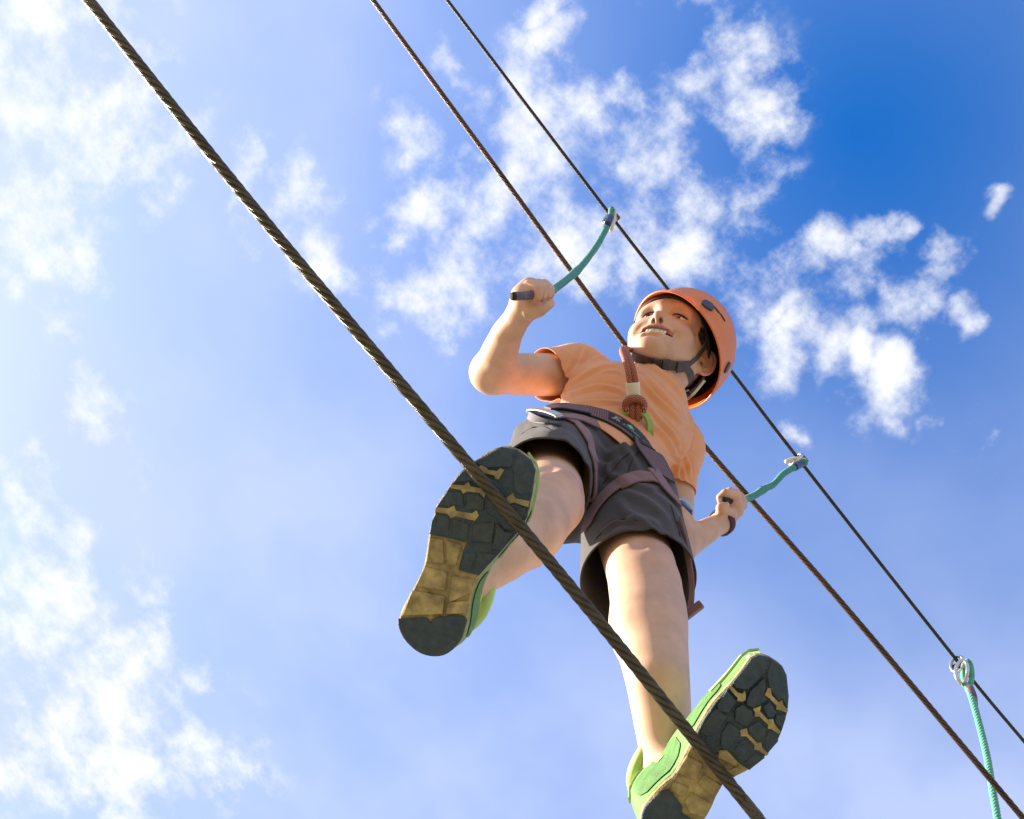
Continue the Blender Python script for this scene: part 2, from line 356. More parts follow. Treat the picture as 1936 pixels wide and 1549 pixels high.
def smooth_mesh(V, F, it=1, lam=0.5):
    F = np.asarray(F); e = np.concatenate([F[:, [0, 1]], F[:, [1, 2]], F[:, [2, 3]], F[:, [3, 0]]])
    cnt = np.bincount(e.ravel(), minlength=len(V))[:, None]+1e-9
    for _ in range(it):
        S = np.stack([np.bincount(e[:, 0], V[e[:, 1], k], len(V))+np.bincount(e[:, 1], V[e[:, 0], k], len(V)) for k in range(3)], 1)
        V = V+lam*(S/cnt-V)
    return V
def folds(V, F, strokes, face=-0.15):
    """raise soft creases along strokes given where they lie on the cloth: (pixel polyline, half width px, height m)"""
    N = vnormals(V, F); q = pix(V); vis = np.clip((nrm(-V)*N).sum(1)*3+0.6, 0, 1); disp = np.zeros(len(V))
    for pl, w, amp in strokes:
        p = spline(np.asarray(pl, float).reshape(-1, 2).repeat(1, 0) if len(pl) > 2 else pl, 24) if len(pl) > 2 else spline(np.asarray(pl, float), 24)
        lo = p.min(0)-3*w; hi = p.max(0)+3*w; m = np.where(((q > lo) & (q < hi)).all(1))[0]
        if not len(m): continue
        d = np.full(len(m), 1e9); tt = np.zeros(len(m))
        for i, (a, b) in enumerate(zip(p[:-1], p[1:])):
            ab = b-a; t = np.clip(((q[m]-a)@ab)/(ab@ab+1e-9), 0, 1); dd = np.linalg.norm(q[m]-a-t[:, None]*ab, axis=1)
            k = dd < d; d[k] = dd[k]; tt[k] = ((i+t)/23.0)[k]
        env = np.sin(np.pi*np.clip(tt*0.86+0.07, 0, 1))**0.6
        x = d/w; disp[m] += amp*env*(np.exp(-x*x)-0.35*np.exp(-(x-1.9)**2/0.6))
    return V+N*(disp*vis)[:, None]
def cut(V, F, cuts):
    """open a closed cloth mesh: each cut = (centre, radius, plane point, plane normal): the part beyond the plane inside the ball is removed"""
    bm = bmesh.new(); bv = [bm.verts.new(v) for v in V]; bm.verts.ensure_lookup_table()
    for f in F:
        try: bm.faces.new([bv[i] for i in f])
        except ValueError: pass
    for c, r, p, n in cuts:
        if callable(c): fs = [f for f in bm.faces if c(np.array(f.calc_center_median()))]
        else:
            c = Vector(c); fs = [f for f in bm.faces if (f.calc_center_median()-c).length < r]
        g = set(fs)
        for f in fs: g.update(f.edges); g.update(f.verts)
        bmesh.ops.bisect_plane(bm, geom=list(g), plane_co=Vector(p), plane_no=Vector(n), clear_outer=True)
    bl = [v for v in bm.verts if v.is_boundary]
    for _ in range(12):                          # even out the cut edge into a clean hem
        new = {}
        for v_ in bl:
            nb = [e.other_vert(v_) for e in v_.link_edges if e.is_boundary]
            if len(nb) == 2: new[v_] = v_.co*0.5+(nb[0].co+nb[1].co)*0.25
        for v_, c_ in new.items(): v_.co = c_
    loose = [v for v in bm.verts if not v.link_faces]
    bmesh.ops.delete(bm, geom=loose, context='VERTS')
    bm.verts.index_update()
    V2 = np.array([v.co[:] for v in bm.verts]); F2 = [[v.index for v in f.verts] for f in bm.faces]; bm.free()
    return V2, F2
class Caster:
    def __init__(s, parts):
        V = []; F = []; o = 0
        for v, f in parts:
            V += [tuple(x) for x in v]; F += [[int(i)+o for i in q] for q in f]; o += len(v)
        s.t = BVHTree.FromPolygons(V, F)
    def hit(s, px, py):
        d = Vector(nrm(P(px, py, 1.0))); l, n, i, t = s.t.ray_cast(Vector((0, 0, 0)), d)
        if l is None: return None
        n = np.array(n)
        if n@np.array(d) > 0: n = -n
        return np.array(l), n
    def near(s, p):
        l, n, i, t = s.t.find_nearest(Vector(p)); return np.array(l), np.array(n)
def drape(cs, pl, off=0.002, n=30):
    """a strap path laid on the surface under a pixel polyline"""
    q = spline(np.asarray(pl, float), n); C = []; N = []
    for x, y in q:
        h = cs.hit(x, y)
        if h is None:
            continue
        C.append(h[0]+h[1]*off); N.append(h[1])
    C = np.array(C); N = np.array(N)
    for _ in range(8):
        C[1:-1] = 0.25*C[:-2]+0.5*C[1:-1]+0.25*C[2:]; N[1:-1] = nrm(0.25*N[:-2]+0.5*N[1:-1]+0.25*N[2:])
    return C, N
# ------------------------------------------------------------------ materials
M = {}
M['steel_foot'] = mat('weathered_steel_olive', (0.10, 0.086, 0.05), 0.42, 0.45, 0.35, 60, 0.5, 900, wave=(5, 0, 0.0))
M['steel_safety'] = mat('weathered_steel_brown', (0.075, 0.052, 0.036), 0.45, 0.4, 0.4, 9, 0.5, 900, var2=(0.12, 0.062, 0.034))
M['steel_hand'] = mat('weathered_steel_dark', (0.05, 0.044, 0.033), 0.45, 0.5, 0.3, 40, 0.5, 900)
M['zinc'] = mat('zinc_plated_steel', (0.6, 0.58, 0.52), 0.28, 0.95, 0.2, 150, 0.15, 500)
M['rust'] = mat('rusty_steel', (0.16, 0.07, 0.035), 0.6, 0.5, 0.4, 200, 0.3, 500)
M['teal'] = mat('teal_cord', (0.03, 0.27, 0.23), 0.75, 0, 0.25, 90, 0.4, 1500, sheen=0.3)
M['teal2'] = mat('green_teal_cord', (0.08, 0.36, 0.25), 0.75, 0, 0.25, 90, 0.4, 1500, sheen=0.3)
M['tape'] = mat('blue_tape', (0.015, 0.025, 0.12), 0.3, 0, 0.3, 200, 0.2, 300)
M['tape2'] = mat('violet_grip_tape', (0.07, 0.06, 0.13), 0.5, 0, 0.5, 180, 0.5, 500, var2=(0.16, 0.11, 0.1))
M['dark_end'] = mat('dark_rope_end', (0.02, 0.014, 0.014), 0.8, 0, 0.3, 300, 0.5, 900)
M['skin'] = mat('skin', (0.6, 0.36, 0.25), 0.55, 0, 0.17, 30, 0.07, 1600, sss=0.09, attr='Col', spec=0.35)
M['shirt'] = mat('orange_cotton', (0.86, 0.385, 0.16), 0.85, 0, 0.05, 40, 0.12, 2600, sheen=0.25, trans=(0.12, (0.85, 0.35, 0.1)))
M['shorts'] = mat('charcoal_cotton', (0.046, 0.036, 0.032), 0.85, 0, 0.12, 60, 0.18, 2600, sheen=0.12)
M['web'] = mat('brown_webbing', (0.19, 0.085, 0.078), 0.65, 0, 0.15, 120, 0.5, 2000, wave=(0, 0.001), sheen=0.2)
M['ground'] = mat('pale_sand_ground', (0.38, 0.30, 0.20), 0.95, 0, 0.2, 0.8, 0.4, 30, var2=(0.31, 0.25, 0.16))
M['eye'] = mat('eye_white', (0.75, 0.72, 0.7), 0.15)
M['iris'] = mat('dark_iris', (0.03, 0.018, 0.012), 0.12)
M['lash'] = mat('dark_lash', (0.012, 0.008, 0.006), 0.7)
M['teeth'] = mat('teeth', (0.8, 0.72, 0.58), 0.25, sss=0.1)
M['mouth'] = mat('mouth_inside', (0.18, 0.05, 0.04), 0.4)
M['hair'] = mat('brown_hair', (0.035, 0.02, 0.012), 0.6, 0, 0.4, 300, 0.5, 600)
M['tan'] = mat('tan_foam_sole', (0.42, 0.35, 0.135), 0.8, 0, 0.4, 110, 0.45, 500, var2=(0.26, 0.21, 0.09))
M['rubber'] = mat('dark_teal_rubber', (0.026, 0.054, 0.07), 0.55, 0, 0.35, 150, 0.7, 700, var2=(0.036, 0.056, 0.056))
M['side'] = mat('off_white_midsole', (0.72, 0.68, 0.58), 0.6, 0, 0.12, 60, 0.2, 400)
M['green'] = mat('green_mesh', (0.065, 0.22, 0.015), 0.8, 0, 0.35, 90, 0.9, 800, sheen=0.2)
M['upper'] = mat('green_upper', (0.11, 0.29, 0.03), 0.75, 0, 0.15, 60, 0.4, 1100, sheen=0.2)
M['lime'] = mat('pale_green_trim', (0.42, 0.58, 0.18), 0.7, 0, 0.1, 60, 0.3, 900)
M['shell'] = mat('orange_plastic', (0.90, 0.30, 0.06), 0.36, 0, 0.03, 30, 0.02, 300, coat=0.12, trans=(0.28, (1.0, 0.25, 0.02)))
M['liner'] = mat('dark_helmet_liner', (0.025, 0.014, 0.016), 0.75, 0, 0.2, 80, 0.3, 700)
M['button'] = mat('blue_grey_plastic', (0.03, 0.04, 0.075), 0.35)
M['strap'] = mat('dark_strap', (0.075, 0.06, 0.055), 0.6, 0, 0.15, 120, 0.3, 1800)
M['buckle'] = mat('dark_buckle', (0.05, 0.043, 0.042), 0.38)
M['belt'] = mat('belt_mesh', (0.075, 0.04, 0.042), 0.65, 0, 0.1, 100)
M['seam'] = mat('seam_thread', (0.018, 0.015, 0.016), 0.8)
M['edge'] = mat('black_binding', (0.012, 0.01, 0.012), 0.6)
M['metal'] = mat('brushed_aluminium', (0.62, 0.6, 0.52), 0.35, 0.85, 0.08, 60)
M['bluemetal'] = mat('blue_anodised', (0.1, 0.16, 0.36), 0.3, 0.8)
M['lime_web'] = mat('lime_webbing', (0.3, 0.42, 0.085), 0.65, 0, 0.1, 80, 0.3, 1500)
M['sleeve'] = mat('cream_sleeve', (0.75, 0.7, 0.5), 0.5, 0, 0.06, 60, 0.1, 700)
M['print_w'] = mat('white_print', (0.62, 0.62, 0.56), 0.7)
M['print_g'] = mat('green_print', (0.2, 0.5, 0.28), 0.7)
M['band_blue'] = mat('navy_cord', (0.03, 0.035, 0.1), 0.6, 0, 0.4, 400)
M['band_dark'] = mat('charcoal_cord', (0.04, 0.036, 0.045), 0.6, 0, 0.3, 400)
M['band_red'] = mat('red_cord', (0.28, 0.015, 0.025), 0.6, 0, 0.3, 400)
def rope_mat():
    m = bpy.data.materials.new('red_cream_kernmantle'); m.use_nodes = True; nt = m.node_tree; lk = nt.links.new; b = nt.nodes['Principled BSDF']
    b.inputs['Roughness'].default_value = 0.7
    uv = node(nt, 'ShaderNodeUVMap'); sp = node(nt, 'ShaderNodeSeparateXYZ'); lk(uv.outputs[0], sp.inputs[0])
    def diag(sgn):
        a = node(nt, 'ShaderNodeMath', operation='MULTIPLY', inp={1: 8.0*sgn}); lk(sp.outputs[0], a.inputs[0])
        c = node(nt, 'ShaderNodeMath', operation='MULTIPLY_ADD', inp={1: 200.0}); lk(sp.outputs[1], c.inputs[0]); lk(a.outputs[0], c.inputs[2])
        p = node(nt, 'ShaderNodeMath', operation='PINGPONG', inp={1: 0.5}); lk(c.outputs[0], p.inputs[0]); return p
    p1, p2 = diag(1), diag(-1)
    mu = node(nt, 'ShaderNodeMath', operation='MULTIPLY'); lk(p1.outputs[0], mu.inputs[0]); lk(p2.outputs[0], mu.inputs[1])
    mr = node(nt, 'ShaderNodeMapRange', inp={1: 0.08, 2: 0.13, 3: 0, 4: 1}); lk(mu.outputs[0], mr.inputs[0])
    mx = node(nt, 'ShaderNodeMix', data_type='RGBA'); lk(mr.outputs[0], mx.inputs[0]); mx.inputs[6].default_value = (0.27, 0.035, 0.018, 1); mx.inputs[7].default_value = (0.52, 0.36, 0.2, 1)
    lk(mx.outputs[2], b.inputs['Base Color'])
    bp = node(nt, 'ShaderNodeBump'); bp.inputs['Strength'].default_value = 0.6; bp.inputs['Distance'].default_value = 0.001; lk(mu.outputs[0], bp.inputs['Height']); lk(bp.outputs[0], b.inputs['Normal'])
    return m
M['rope'] = rope_mat()
def dots_mat():
    m = M['belt']; nt = m.node_tree; lk = nt.links.new; b = nt.nodes['Principled BSDF']
    uv = node(nt, 'ShaderNodeUVMap'); sp = node(nt, 'ShaderNodeSeparateXYZ'); lk(uv.outputs[0], sp.inputs[0])
    def pp(i, k):
        a = node(nt, 'ShaderNodeMath', operation='MULTIPLY', inp={1: k}); lk(sp.outputs[i], a.inputs[0])
        p = node(nt, 'ShaderNodeMath', operation='PINGPONG', inp={1: 0.5}); lk(a.outputs[0], p.inputs[0]); return p
    a, c = pp(0, 8.0), pp(1, 260.0)
    mu = node(nt, 'ShaderNodeMath', operation='MULTIPLY'); lk(a.outputs[0], mu.inputs[0]); lk(c.outputs[0], mu.inputs[1])
    mr = node(nt, 'ShaderNodeMapRange', inp={1: 0.09, 2: 0.14, 3: 0, 4: 1}); lk(mu.outputs[0], mr.inputs[0])
    mx = node(nt, 'ShaderNodeMix', data_type='RGBA'); lk(mr.outputs[0], mx.inputs[0]); mx.inputs[6].default_value = (0.10, 0.042, 0.038, 1); mx.inputs[7].default_value = (0.30, 0.19, 0.165, 1)
    lk(mx.outputs[2], b.inputs['Base Color'])
dots_mat()

# ------------------------------------------------------------------ ground
gv = []; gf = []; NG = 40
for i in range(NG+1):
    for j in range(NG+1):
        x = (i/NG*2-1); y = (j/NG*2-1); X = 900*np.sign(x)*abs(x)**2.2; Y = 900*np.sign(y)*abs(y)**2.2
        gv.append((X, Y, -0.05+0.05*math.sin(X*0.31+1)*math.cos(Y*0.27)))
gf = np.array([[i*(NG+1)+j, (i+1)*(NG+1)+j, (i+1)*(NG+1)+j+1, i*(NG+1)+j+1] for i in range(NG) for j in range(NG)])
go = obj('ground', np.array(gv), gf, M['ground'], world=True); tag(go, 'pale sandy ground below the ropes course', 'ground', kind='structure')

# ------------------------------------------------------------------ steel cables
def cable_path(pts, ext):
    c = np.array([P(*p) for p in pts]); d0 = nrm(c[0]-c[1]); d1 = nrm(c[-1]-c[-2])
    return np.concatenate([[c[0]+d0*ext*1.0], [c[0]+d0*ext*0.5], c, [c[-1]+d1*ext*0.5], [c[-1]+d1*ext]])
def cable(name, pts, dia, m, label, ext=3.0, sides=7):
    c = cable_path(pts, ext); L = np.linalg.norm(np.diff(c, axis=0), axis=1).sum(); lay = dia*6.6
    n = int(L/(lay/14)); c = spline(c, n); t, N, B = frames(c)
    s = np.concatenate([[0], np.cumsum(np.linalg.norm(np.diff(c, axis=0), axis=1))])
    root = empty(name, c[n//2]-Uv*dia/2, label, 'cable')
    for k in range(6):
        a = -2*np.pi*s/lay+k*np.pi/3
        cc = c+dia*0.333*(np.cos(a)[:, None]*N+np.sin(a)[:, None]*B)
        tube('strand', cc, dia*0.172, m, root, sides=sides)
    tube('core', c[::6], dia*0.2, m, root, sides=6)
    return c
FOOT_DIA = 0.0122
foot_c = cable('foot_cable', [(60,-130,1.14),(165,-2,1.12),(430,332,1.06),(660,610,1.02),(890,883,0.995),(1130,1172,0.985),(1285,1364,0.99),(1430,1543,1.0),(1570,1716,1.015)], FOOT_DIA, M['steel_foot'],
      'thick olive brown twisted steel cable under the soles of both shoes', sides=9)
safe_c = cable('safety_cable', [(600,-145,2.42),(705,0,2.38),(930,307,2.31),(1180,650,2.22),(1320,830,2.12),(1600,1150,1.99),(1936,1549,1.88),(2060,1690,1.85)], 0.0118, M['steel_safety'],
      'brown twisted steel cable passing behind the chin, between the other two cables')
hand_c = cable('hand_line_cable', [(735,-145,2.36),(845,0,2.34),(1150,402,2.31),(1265,550,2.3),(1385,705,2.3),(1505,862,2.3),(1810,1250,2.34),(1936,1402,2.37),(2060,1550,2.4)], 0.008, M['steel_hand'],
      'thin dark twisted steel cable with the three green ropes clamped to it')

# ------------------------------------------------------------------ green hand ropes
def wrapped(name, c, r, m, parent, pitch=0.0046, amp=0.2):
    """rope bound round with thin cord: the turns are real ridges"""
    L = np.linalg.norm(np.diff(c, axis=0), axis=1).sum(); n = max(12, int(L/pitch*5)); c = spline(c, n)
    s = np.linspace(0, L, n); sides = 14
    v, f, uv = tube_data(c, r, sides)
    a = (np.arange(sides)*2*np.pi/sides)[None]; ph = 2*np.pi*s[:, None]/pitch+a
    rng = np.random.default_rng(3); wob = np.interp(s, np.linspace(0, L, 14), rng.normal(0, 0.06, 14))[:, None]
    k = (1+amp*(np.abs(np.sin(ph/2))-0.5)*1.2+wob).reshape(-1, 1)
    cc = np.repeat(c, sides, 0); v = cc+(v-cc)*k
    return obj(name, v, f, m, parent, uv=uv)
def rope_hardware(root, top, rope_dir, clip=True):
    """small steel thimble, wire clamp with nuts, round a cable point"""
    ax = Dv; up = nrm(-rope_dir); sd = nrm(np.cross(ax, up))
    a = np.linspace(0, 2*np.pi, 28, endpoint=False)
    ring = top-up*0.016+0.016*np.cos(a)[:, None]*sd+0.024*np.sin(a)[:, None]*up
    tube('thimble', ring, 0.0036, M['zinc'], root, sides=8, closed=True, cap=False)
    # U-bolt over the cable with a saddle and two nuts
    u = np.array([top+ax*0.012+sd*0.009*math.cos(t)+up*0.009*math.sin(t) for t in np.linspace(0, np.pi, 14)])
    u = np.concatenate([[u[0]-up*0.016], u, [u[-1]-up*0.016]])
    ub = tube('clamp_bolt', u, 0.0034, M['zinc'], root, sides=8)
    v, f = boxd(top+ax*0.012-up*0.009, ax, sd, up, 0.017, 0.034, 0.009); obj('clamp_saddle', v, f, M['rust'], root, smooth=False)
    for s in (-1, 1):
        q = top+ax*0.012+sd*0.009*s-up*0.0145
        hexa = [(0.0066*math.cos(k*math.pi/3), 0.0066*math.sin(k*math.pi/3)) for k in range(6)]
        v, f = prism(hexa, q, ax, sd, up, -0.0035, 0.0035, 0.0008); obj('nut', v, f, M['zinc'], root, smooth=False)
Z1 = ((940, 380), 6.454); Z6 = ((1280, 840), 6.454); Z7 = ((1720, 1180), 4.198)
# rope in the raised hand
r1 = [P(1157,396,2.29), P(1152,418,2.24), P(1139,446,2.16), P(1122,474,2.06), P(1096,507,1.92), P(1070,530,1.79), P(1046,548,1.69)]
r1b = [P(1046,548,1.69), P(1032,553,1.655), P(1020,556,1.64), P(1008,558,1.625)]
rope1 = empty('hand_rope', r1[-1], 'teal wrapped rope running from the upper clamp down to the raised hand', 'rope', 'green hand ropes')
wrapped('rope', np.array(r1), 0.0062, M['teal'], rope1)
wrapped('grip_section', np.array(r1b), 0.0062, M['teal2'], rope1)
tail = [P(1014,557,1.63), P(1003,558,1.612), P(990,559.5,1.60), P(970.5,560.5,1.585)]
tube('end_wrap', spline(tail, 14), 0.0067, M['tape2'], rope1, sides=14)
tube('end_cap', np.array([P(971.5,560.5,1.5857), P(968.0,560.8,1.583)]), [0.0068, 0.0061], M['dark_end'], rope1, sides=14)
tube('tape_wrap', spline([P(1153.5,411,2.232), P(1151,418,2.218), P(1148,426,2.203)], 6), 0.0078, M['tape'], rope1, sides=12)
rope_hardware(rope1, P(1152,405,2.305), nrm(P(1139,446,2.2)-P(1152,405,2.3)))
lp = spline([P(1158,394,2.285), P(1162,402,2.29), P(1160,418,2.27), P(1155,436,2.24)], 12); tube('cut_tail', lp, 0.0045, M['sleeve'], rope1, sides=8)
# rope in the lowered hand
r2 = [P(1523,874,2.27), P(1512,878,2.26), P(1497,886,2.22), P(1480,897,2.17), P(1462,916,2.12), P(1446,924,2.07), P(1428,936,2.01), P(1410,944,1.955)]
r2b = [P(1410,944,1.955), P(1395,946,1.92), P(1380,947,1.895)]
rope2 = empty('hand_rope', r2[-1], 'teal wrapped rope running from the middle clamp to the lowered hand', 'rope', 'green hand ropes')
wrapped('rope', np.array(r2), 0.0064, M['teal'], rope2)
wrapped('grip_section', np.array(r2b), 0.0062, M['teal2'], rope2)
tube('end_wrap', spline([P(1382,947,1.897), P(1372,947,1.882), P(1365.5,947,1.872)], 8), 0.0068, M['dark_end'], rope2, sides=14)
tube('tape_wrap', spline([P(1513,878,2.255), P(1507,881,2.242), P(1501,884,2.228)], 6), 0.0082, M['tape'], rope2, sides=12)
rope_hardware(rope2, P(1507,864,2.3), nrm(P(1490,900,2.2)-P(1507,864,2.3)))
tube('cut_tail', spline([P(1523,874,2.27), P(1518,868,2.28), P(1500,868,2.27), P(1486,873,2.25)], 14), 0.0045, M['sleeve'], rope2, sides=8)
# free hanging rope
r3 = [P(1828,1296,2.26), P(1838,1322,2.22), P(1852,1372,2.16), P(1866,1430,2.09), P(1876,1490,2.02), P(1886,1549,1.96), P(1899,1640,1.88), P(1915,1760,1.78)]
rope3 = empty('hand_rope', r3[-1], 'pale green rope hanging free from the lowest clamp near the right edge', 'rope', 'green hand ropes')
cc3 = spline(r3, 260); t3, N3, B3 = frames(cc3); s3_ = np.linspace(0, 1.0, 260)
for k in range(3):
    a = 2*np.pi*s3_*26+k*2*np.pi/3
    tube('rope_strand', cc3+0.0033*(np.cos(a)[:, None]*N3+np.sin(a)[:, None]*B3), 0.0042, M['teal2'], rope3, sides=9)
loop = spline([P(1829,1306,2.255), P(1837,1285,2.28), P(1836,1262,2.3), P(1830,1250,2.305), P(1823,1256,2.31), P(1821,1275,2.29), P(1824,1298,2.26)], 40)
tube('eye_loop', loop, 0.0058, M['teal2'], rope3, sides=10)
th = spline([P(1824,1292,2.262), P(1829,1270,2.27), P(1827,1254,2.29), P(1817,1250,2.3), P(1808,1262,2.29), P(1808,1280,2.27), P(1818,1294,2.26)], 36)
tube('thimble', th, 0.0042, M['zinc'], rope3, sides=8)
tube('tape_wrap', spline([P(1833,1300,2.25), P(1838,1316,2.23), P(1843,1334,2.21)], 8), [0.0088, 0.0094, 0.0096, 0.0098, 0.0096, 0.0086, 0.0074, 0.0068], M['tape2'], rope3, sides=12)
rope_hardware(rope3, P(1808,1247,2.335), nrm(P(1820,1300,2.25)-P(1808,1247,2.33)))
# ------------------------------------------------------------------ the person
HR, HF, HU = (nrm(np.array(v)) for v in ([-0.9085, 0.1023, -0.4053], [-0.1835, 0.7736, 0.6066], [0.3756, 0.6254, -0.6840]))
HP = np.array([0.29265, 0.1168, -1.9857])
def Hd(v):                                     # head frame (right, forward, up) -> camera space
    v = np.asarray(v, float); return HP+v[..., :1]*HR+v[..., 1:2]*HF+v[..., 2:3]*HU
def toHead(c):
    d = np.asarray(c, float)-HP; return np.stack([d@HR, d@HF, d@HU], -1)
person = empty('person', P(1060, 1240, 1.0), 'child in orange t-shirt and charcoal shorts balancing on the steel cable', 'person')
BV, BF, BC = [], [], []
def add_body(V, F, C=None):
    o = sum(len(v) for v in BV); BV.append(V); BF.append(np.asarray(F)+o)
    BC.append(np.tile(SKIN, (len(V), 1)) if C is None else C)
SKIN = np.array([0.63, 0.385, 0.25])
# ---- shoes first: they fix the ankles
def foot_at(px, py):
    q = pix(foot_c); k = np.argmin(((q-(px, py))**2).sum(1)); return foot_c[k]
def inset_poly(p, d):
    p = np.asarray(p, float); a = np.roll(p, 1, 0); b = np.roll(p, -1, 0)
    area = 0.5*np.sum(p[:, 0]*b[:, 1]-b[:, 0]*p[:, 1]); sg = 1 if area > 0 else -1
    e1 = nrm(p-a); e2 = nrm(b-p); n = nrm(np.stack([-e1[:, 1]-e2[:, 1], e1[:, 0]+e2[:, 0]], 1))*sg
    return p+n*d
def slab(p, q, O, e1, e2, n, h0, h1, h2):
    k = len(p); v = np.concatenate([O+x[:, :1]*e1+x[:, 1:]*e2+h*n for x, h in ((p, h0), (p, h1), (q, h2))])
    f = [[j, (j+1) % k, k+(j+1) % k, k+j] for j in range(k)]+[[k+j, k+(j+1) % k, 2*k+(j+1) % k, 2*k+j] for j in range(k)]
    return v, f+[list(range(2*k, 3*k)), list(range(k))[::-1]]
def smooth_poly(p, n):
    p = np.asarray(p, float); q = np.concatenate([p, p[:1]]); s = spline(q, n+1)[:-1]; return s
def shoe(which, p0, n, heel, toe, off, s, outline, dark, heelpad, bones, pads, tans, ank):
    n = nrm(n)
    def loc(x, y):
        r = PZ(x, y, 1.0, off, s); return r*((p0@n)/(r@n))
    O = loc(*heel); e1 = nrm(loc(*toe)-O); e2 = np.cross(n, e1); L = np.linalg.norm(loc(*toe)-O)
    def P2(poly): 
        q = np.array([loc(*p) for p in poly])-O; return np.stack([q@e1, q@e2], 1)
    def bend(V):
        u = (V-O)@e1/L; return V+n*(0.011*np.clip((u-0.72)/0.28, 0, 1.3)**2+0.004*np.clip((0.2-u)/0.2, 0, 1.3)**2+0.0025*np.exp(-((u-0.4)/0.13)**2))[:, None]
    root = bpy.data.objects.new('shoe', None); COL.objects.link(root); root.parent = person; root.location = W(O)-wloc(person)
    tag(root, which)
    out = smooth_poly(P2(outline), 64)
    v, f = slab(inset_poly(out, 0.0004), inset_poly(out, 0.0022), O, e1, e2, n, 0.008, 0.002, 0.0); obj('outsole', bend(v), f, M['tan'], root, smooth=False)
    v, f = slab(inset_poly(out, 0.0008), inset_poly(out, 0.003), O, e1, e2, n, 0.0065, 0.014, 0.018); obj('midsole', bend(v), f, M['side'], root, smooth=False)
    for nm, pl in (('forefoot_rubber', dark), ('heel_rubber', heelpad)):
        q = P2(pl)
        if nm == 'heel_rubber': q = smooth_poly(q, 40)
        v, f = slab(q, inset_poly(q, 0.0008), O, e1, e2, n, 0.004, -0.0012, -0.0019); obj(nm, bend(v), f, M['rubber'], root, smooth=False)
    for pl in bones:
        q = P2(pl); v, f = slab(q, inset_poly(q, 0.0004), O, e1, e2, n, 0.001, -0.0020, -0.0022); obj('groove_foam', bend(v), f, M['tan'], root, smooth=False)
    for pl in pads:
        q = P2(pl); v, f = slab(inset_poly(q, 0.0001), inset_poly(q, 0.0009), O, e1, e2, n, 0.001, -0.0020, -0.0026); obj('tread_pad', bend(v), f, M['rubber'], root, smooth=False)
    for pl in tans:
        q = P2(pl); v, f = slab(inset_poly(q, 0.0003), inset_poly(q, 0.0014), O, e1, e2, n, 0.001, -0.001, -0.0018); obj('foam_pad', bend(v), f, M['tan'], root, smooth=False)
    # upper: loft over the sole outline
    st = np.concatenate([[0.012], np.linspace(0.04, 0.96, 26), [0.988]]); rings = []; na = 25; aa = np.linspace(0, np.pi, na)
    ha = np.interp(st, [0, 0.06, 0.2, 0.34, 0.46, 0.6, 0.75, 0.9, 1.0], [0.062, 0.092, 0.100, 0.098, 0.082, 0.056, 0.042, 0.032, 0.018])
    for u, hh in zip(st, ha):
        x = u*L; vs = []
        for a, b in zip(out, np.roll(out, -1, 0)):
            if (a[0]-x)*(b[0]-x) <= 0 and a[0] != b[0]: vs.append(a[1]+(b[1]-a[1])*(x-a[0])/(b[0]-a[0]))
        lo, hi = (min(vs), max(vs)) if vs else (0, 0); cv, hw = 0.5*(lo+hi), 0.5*(hi-lo)*0.985
        up_ = np.clip((0.55-u)/0.2, 0, 1); nar = 1-0.13*np.sin(aa)**1.5*up_
        yy = cv+hw*np.sign(np.cos(aa))*np.abs(np.cos(aa))**0.75*nar; zz = 0.009+(hh+0.008)*np.sin(aa)**(0.8-0.22*up_)
        rings.append(O+x*e1+yy[:, None]*e2+zz[:, None]*n)
    V = np.concatenate(rings); nr = len(rings)
    F = [[i*na+j, i*na+j+1, (i+1)*na+j+1, (i+1)*na+j] for i in range(nr-1) for j in range(na-1)]+[list(range(na)), list(range((nr-1)*na, nr*na))[::-1]]
    obj('upper', bend(V), F, M['upper'], root)
    R_ = np.stack(rings)
    def samp(i, j):
        i = np.clip(i, 0, nr-1.001); j = np.clip(j, 0, na-1.001); a_ = i.astype(int); b_ = j.astype(int); f_ = (i-a_)[:, None]; g_ = (j-b_)[:, None]
        return (R_[a_, b_]*(1-f_)+R_[a_+1, b_]*f_)*(1-g_)+(R_[a_, b_+1]*(1-f_)+R_[a_+1, b_+1]*f_)*g_
    # overlays: heel counter strip, side stripes, collar, laces
    def strip(name, ids, m, wd, lift=0.0012):
        q = spline(np.array(ids, float), 10*len(ids)); c = samp(q[:, 0], q[:, 1]); nn = nrm(np.cross(samp(q[:, 0]+0.3, q[:, 1])-samp(q[:, 0]-0.3, q[:, 1]), samp(q[:, 0], q[:, 1]+0.3)-samp(q[:, 0], q[:, 1]-0.3)))
        cen = O+np.interp(q[:, 0], np.arange(nr), st)[:, None]*L*e1+0.03*n; nn = nn*np.sign(((c-cen)*nn).sum(1))[:, None]
        ribbon(name, bend(c+nn*lift), nn, wd, m, root, 0.0022)
    def patch(name, i0, i1, j0, j1, m, lift=0.0012):
        I, J = np.meshgrid(np.linspace(i0, i1, 14), np.linspace(j0, j1, 12), indexing='ij'); r0 = np.hypot((I-(i0+i1)/2)/((i1-i0)/2), (J-(j0+j1)/2)/((j1-j0)/2))
        k_ = np.where(r0 > 1.22, 1.22/np.maximum(r0, 1e-6), 1.0); I = (i0+i1)/2+(I-(i0+i1)/2)*k_; J = (j0+j1)/2+(J-(j0+j1)/2)*k_
        c = samp(I.ravel(), J.ravel()); cen = O+np.interp(I.ravel(), np.arange(nr), st)[:, None]*L*e1+0.03*n
        nn = nrm(np.cross(samp(I.ravel()+0.3, J.ravel())-samp(I.ravel()-0.3, J.ravel()), samp(I.ravel(), J.ravel()+0.3)-samp(I.ravel(), J.ravel()-0.3))); nn = nn*np.sign(((c-cen)*nn).sum(1))[:, None]
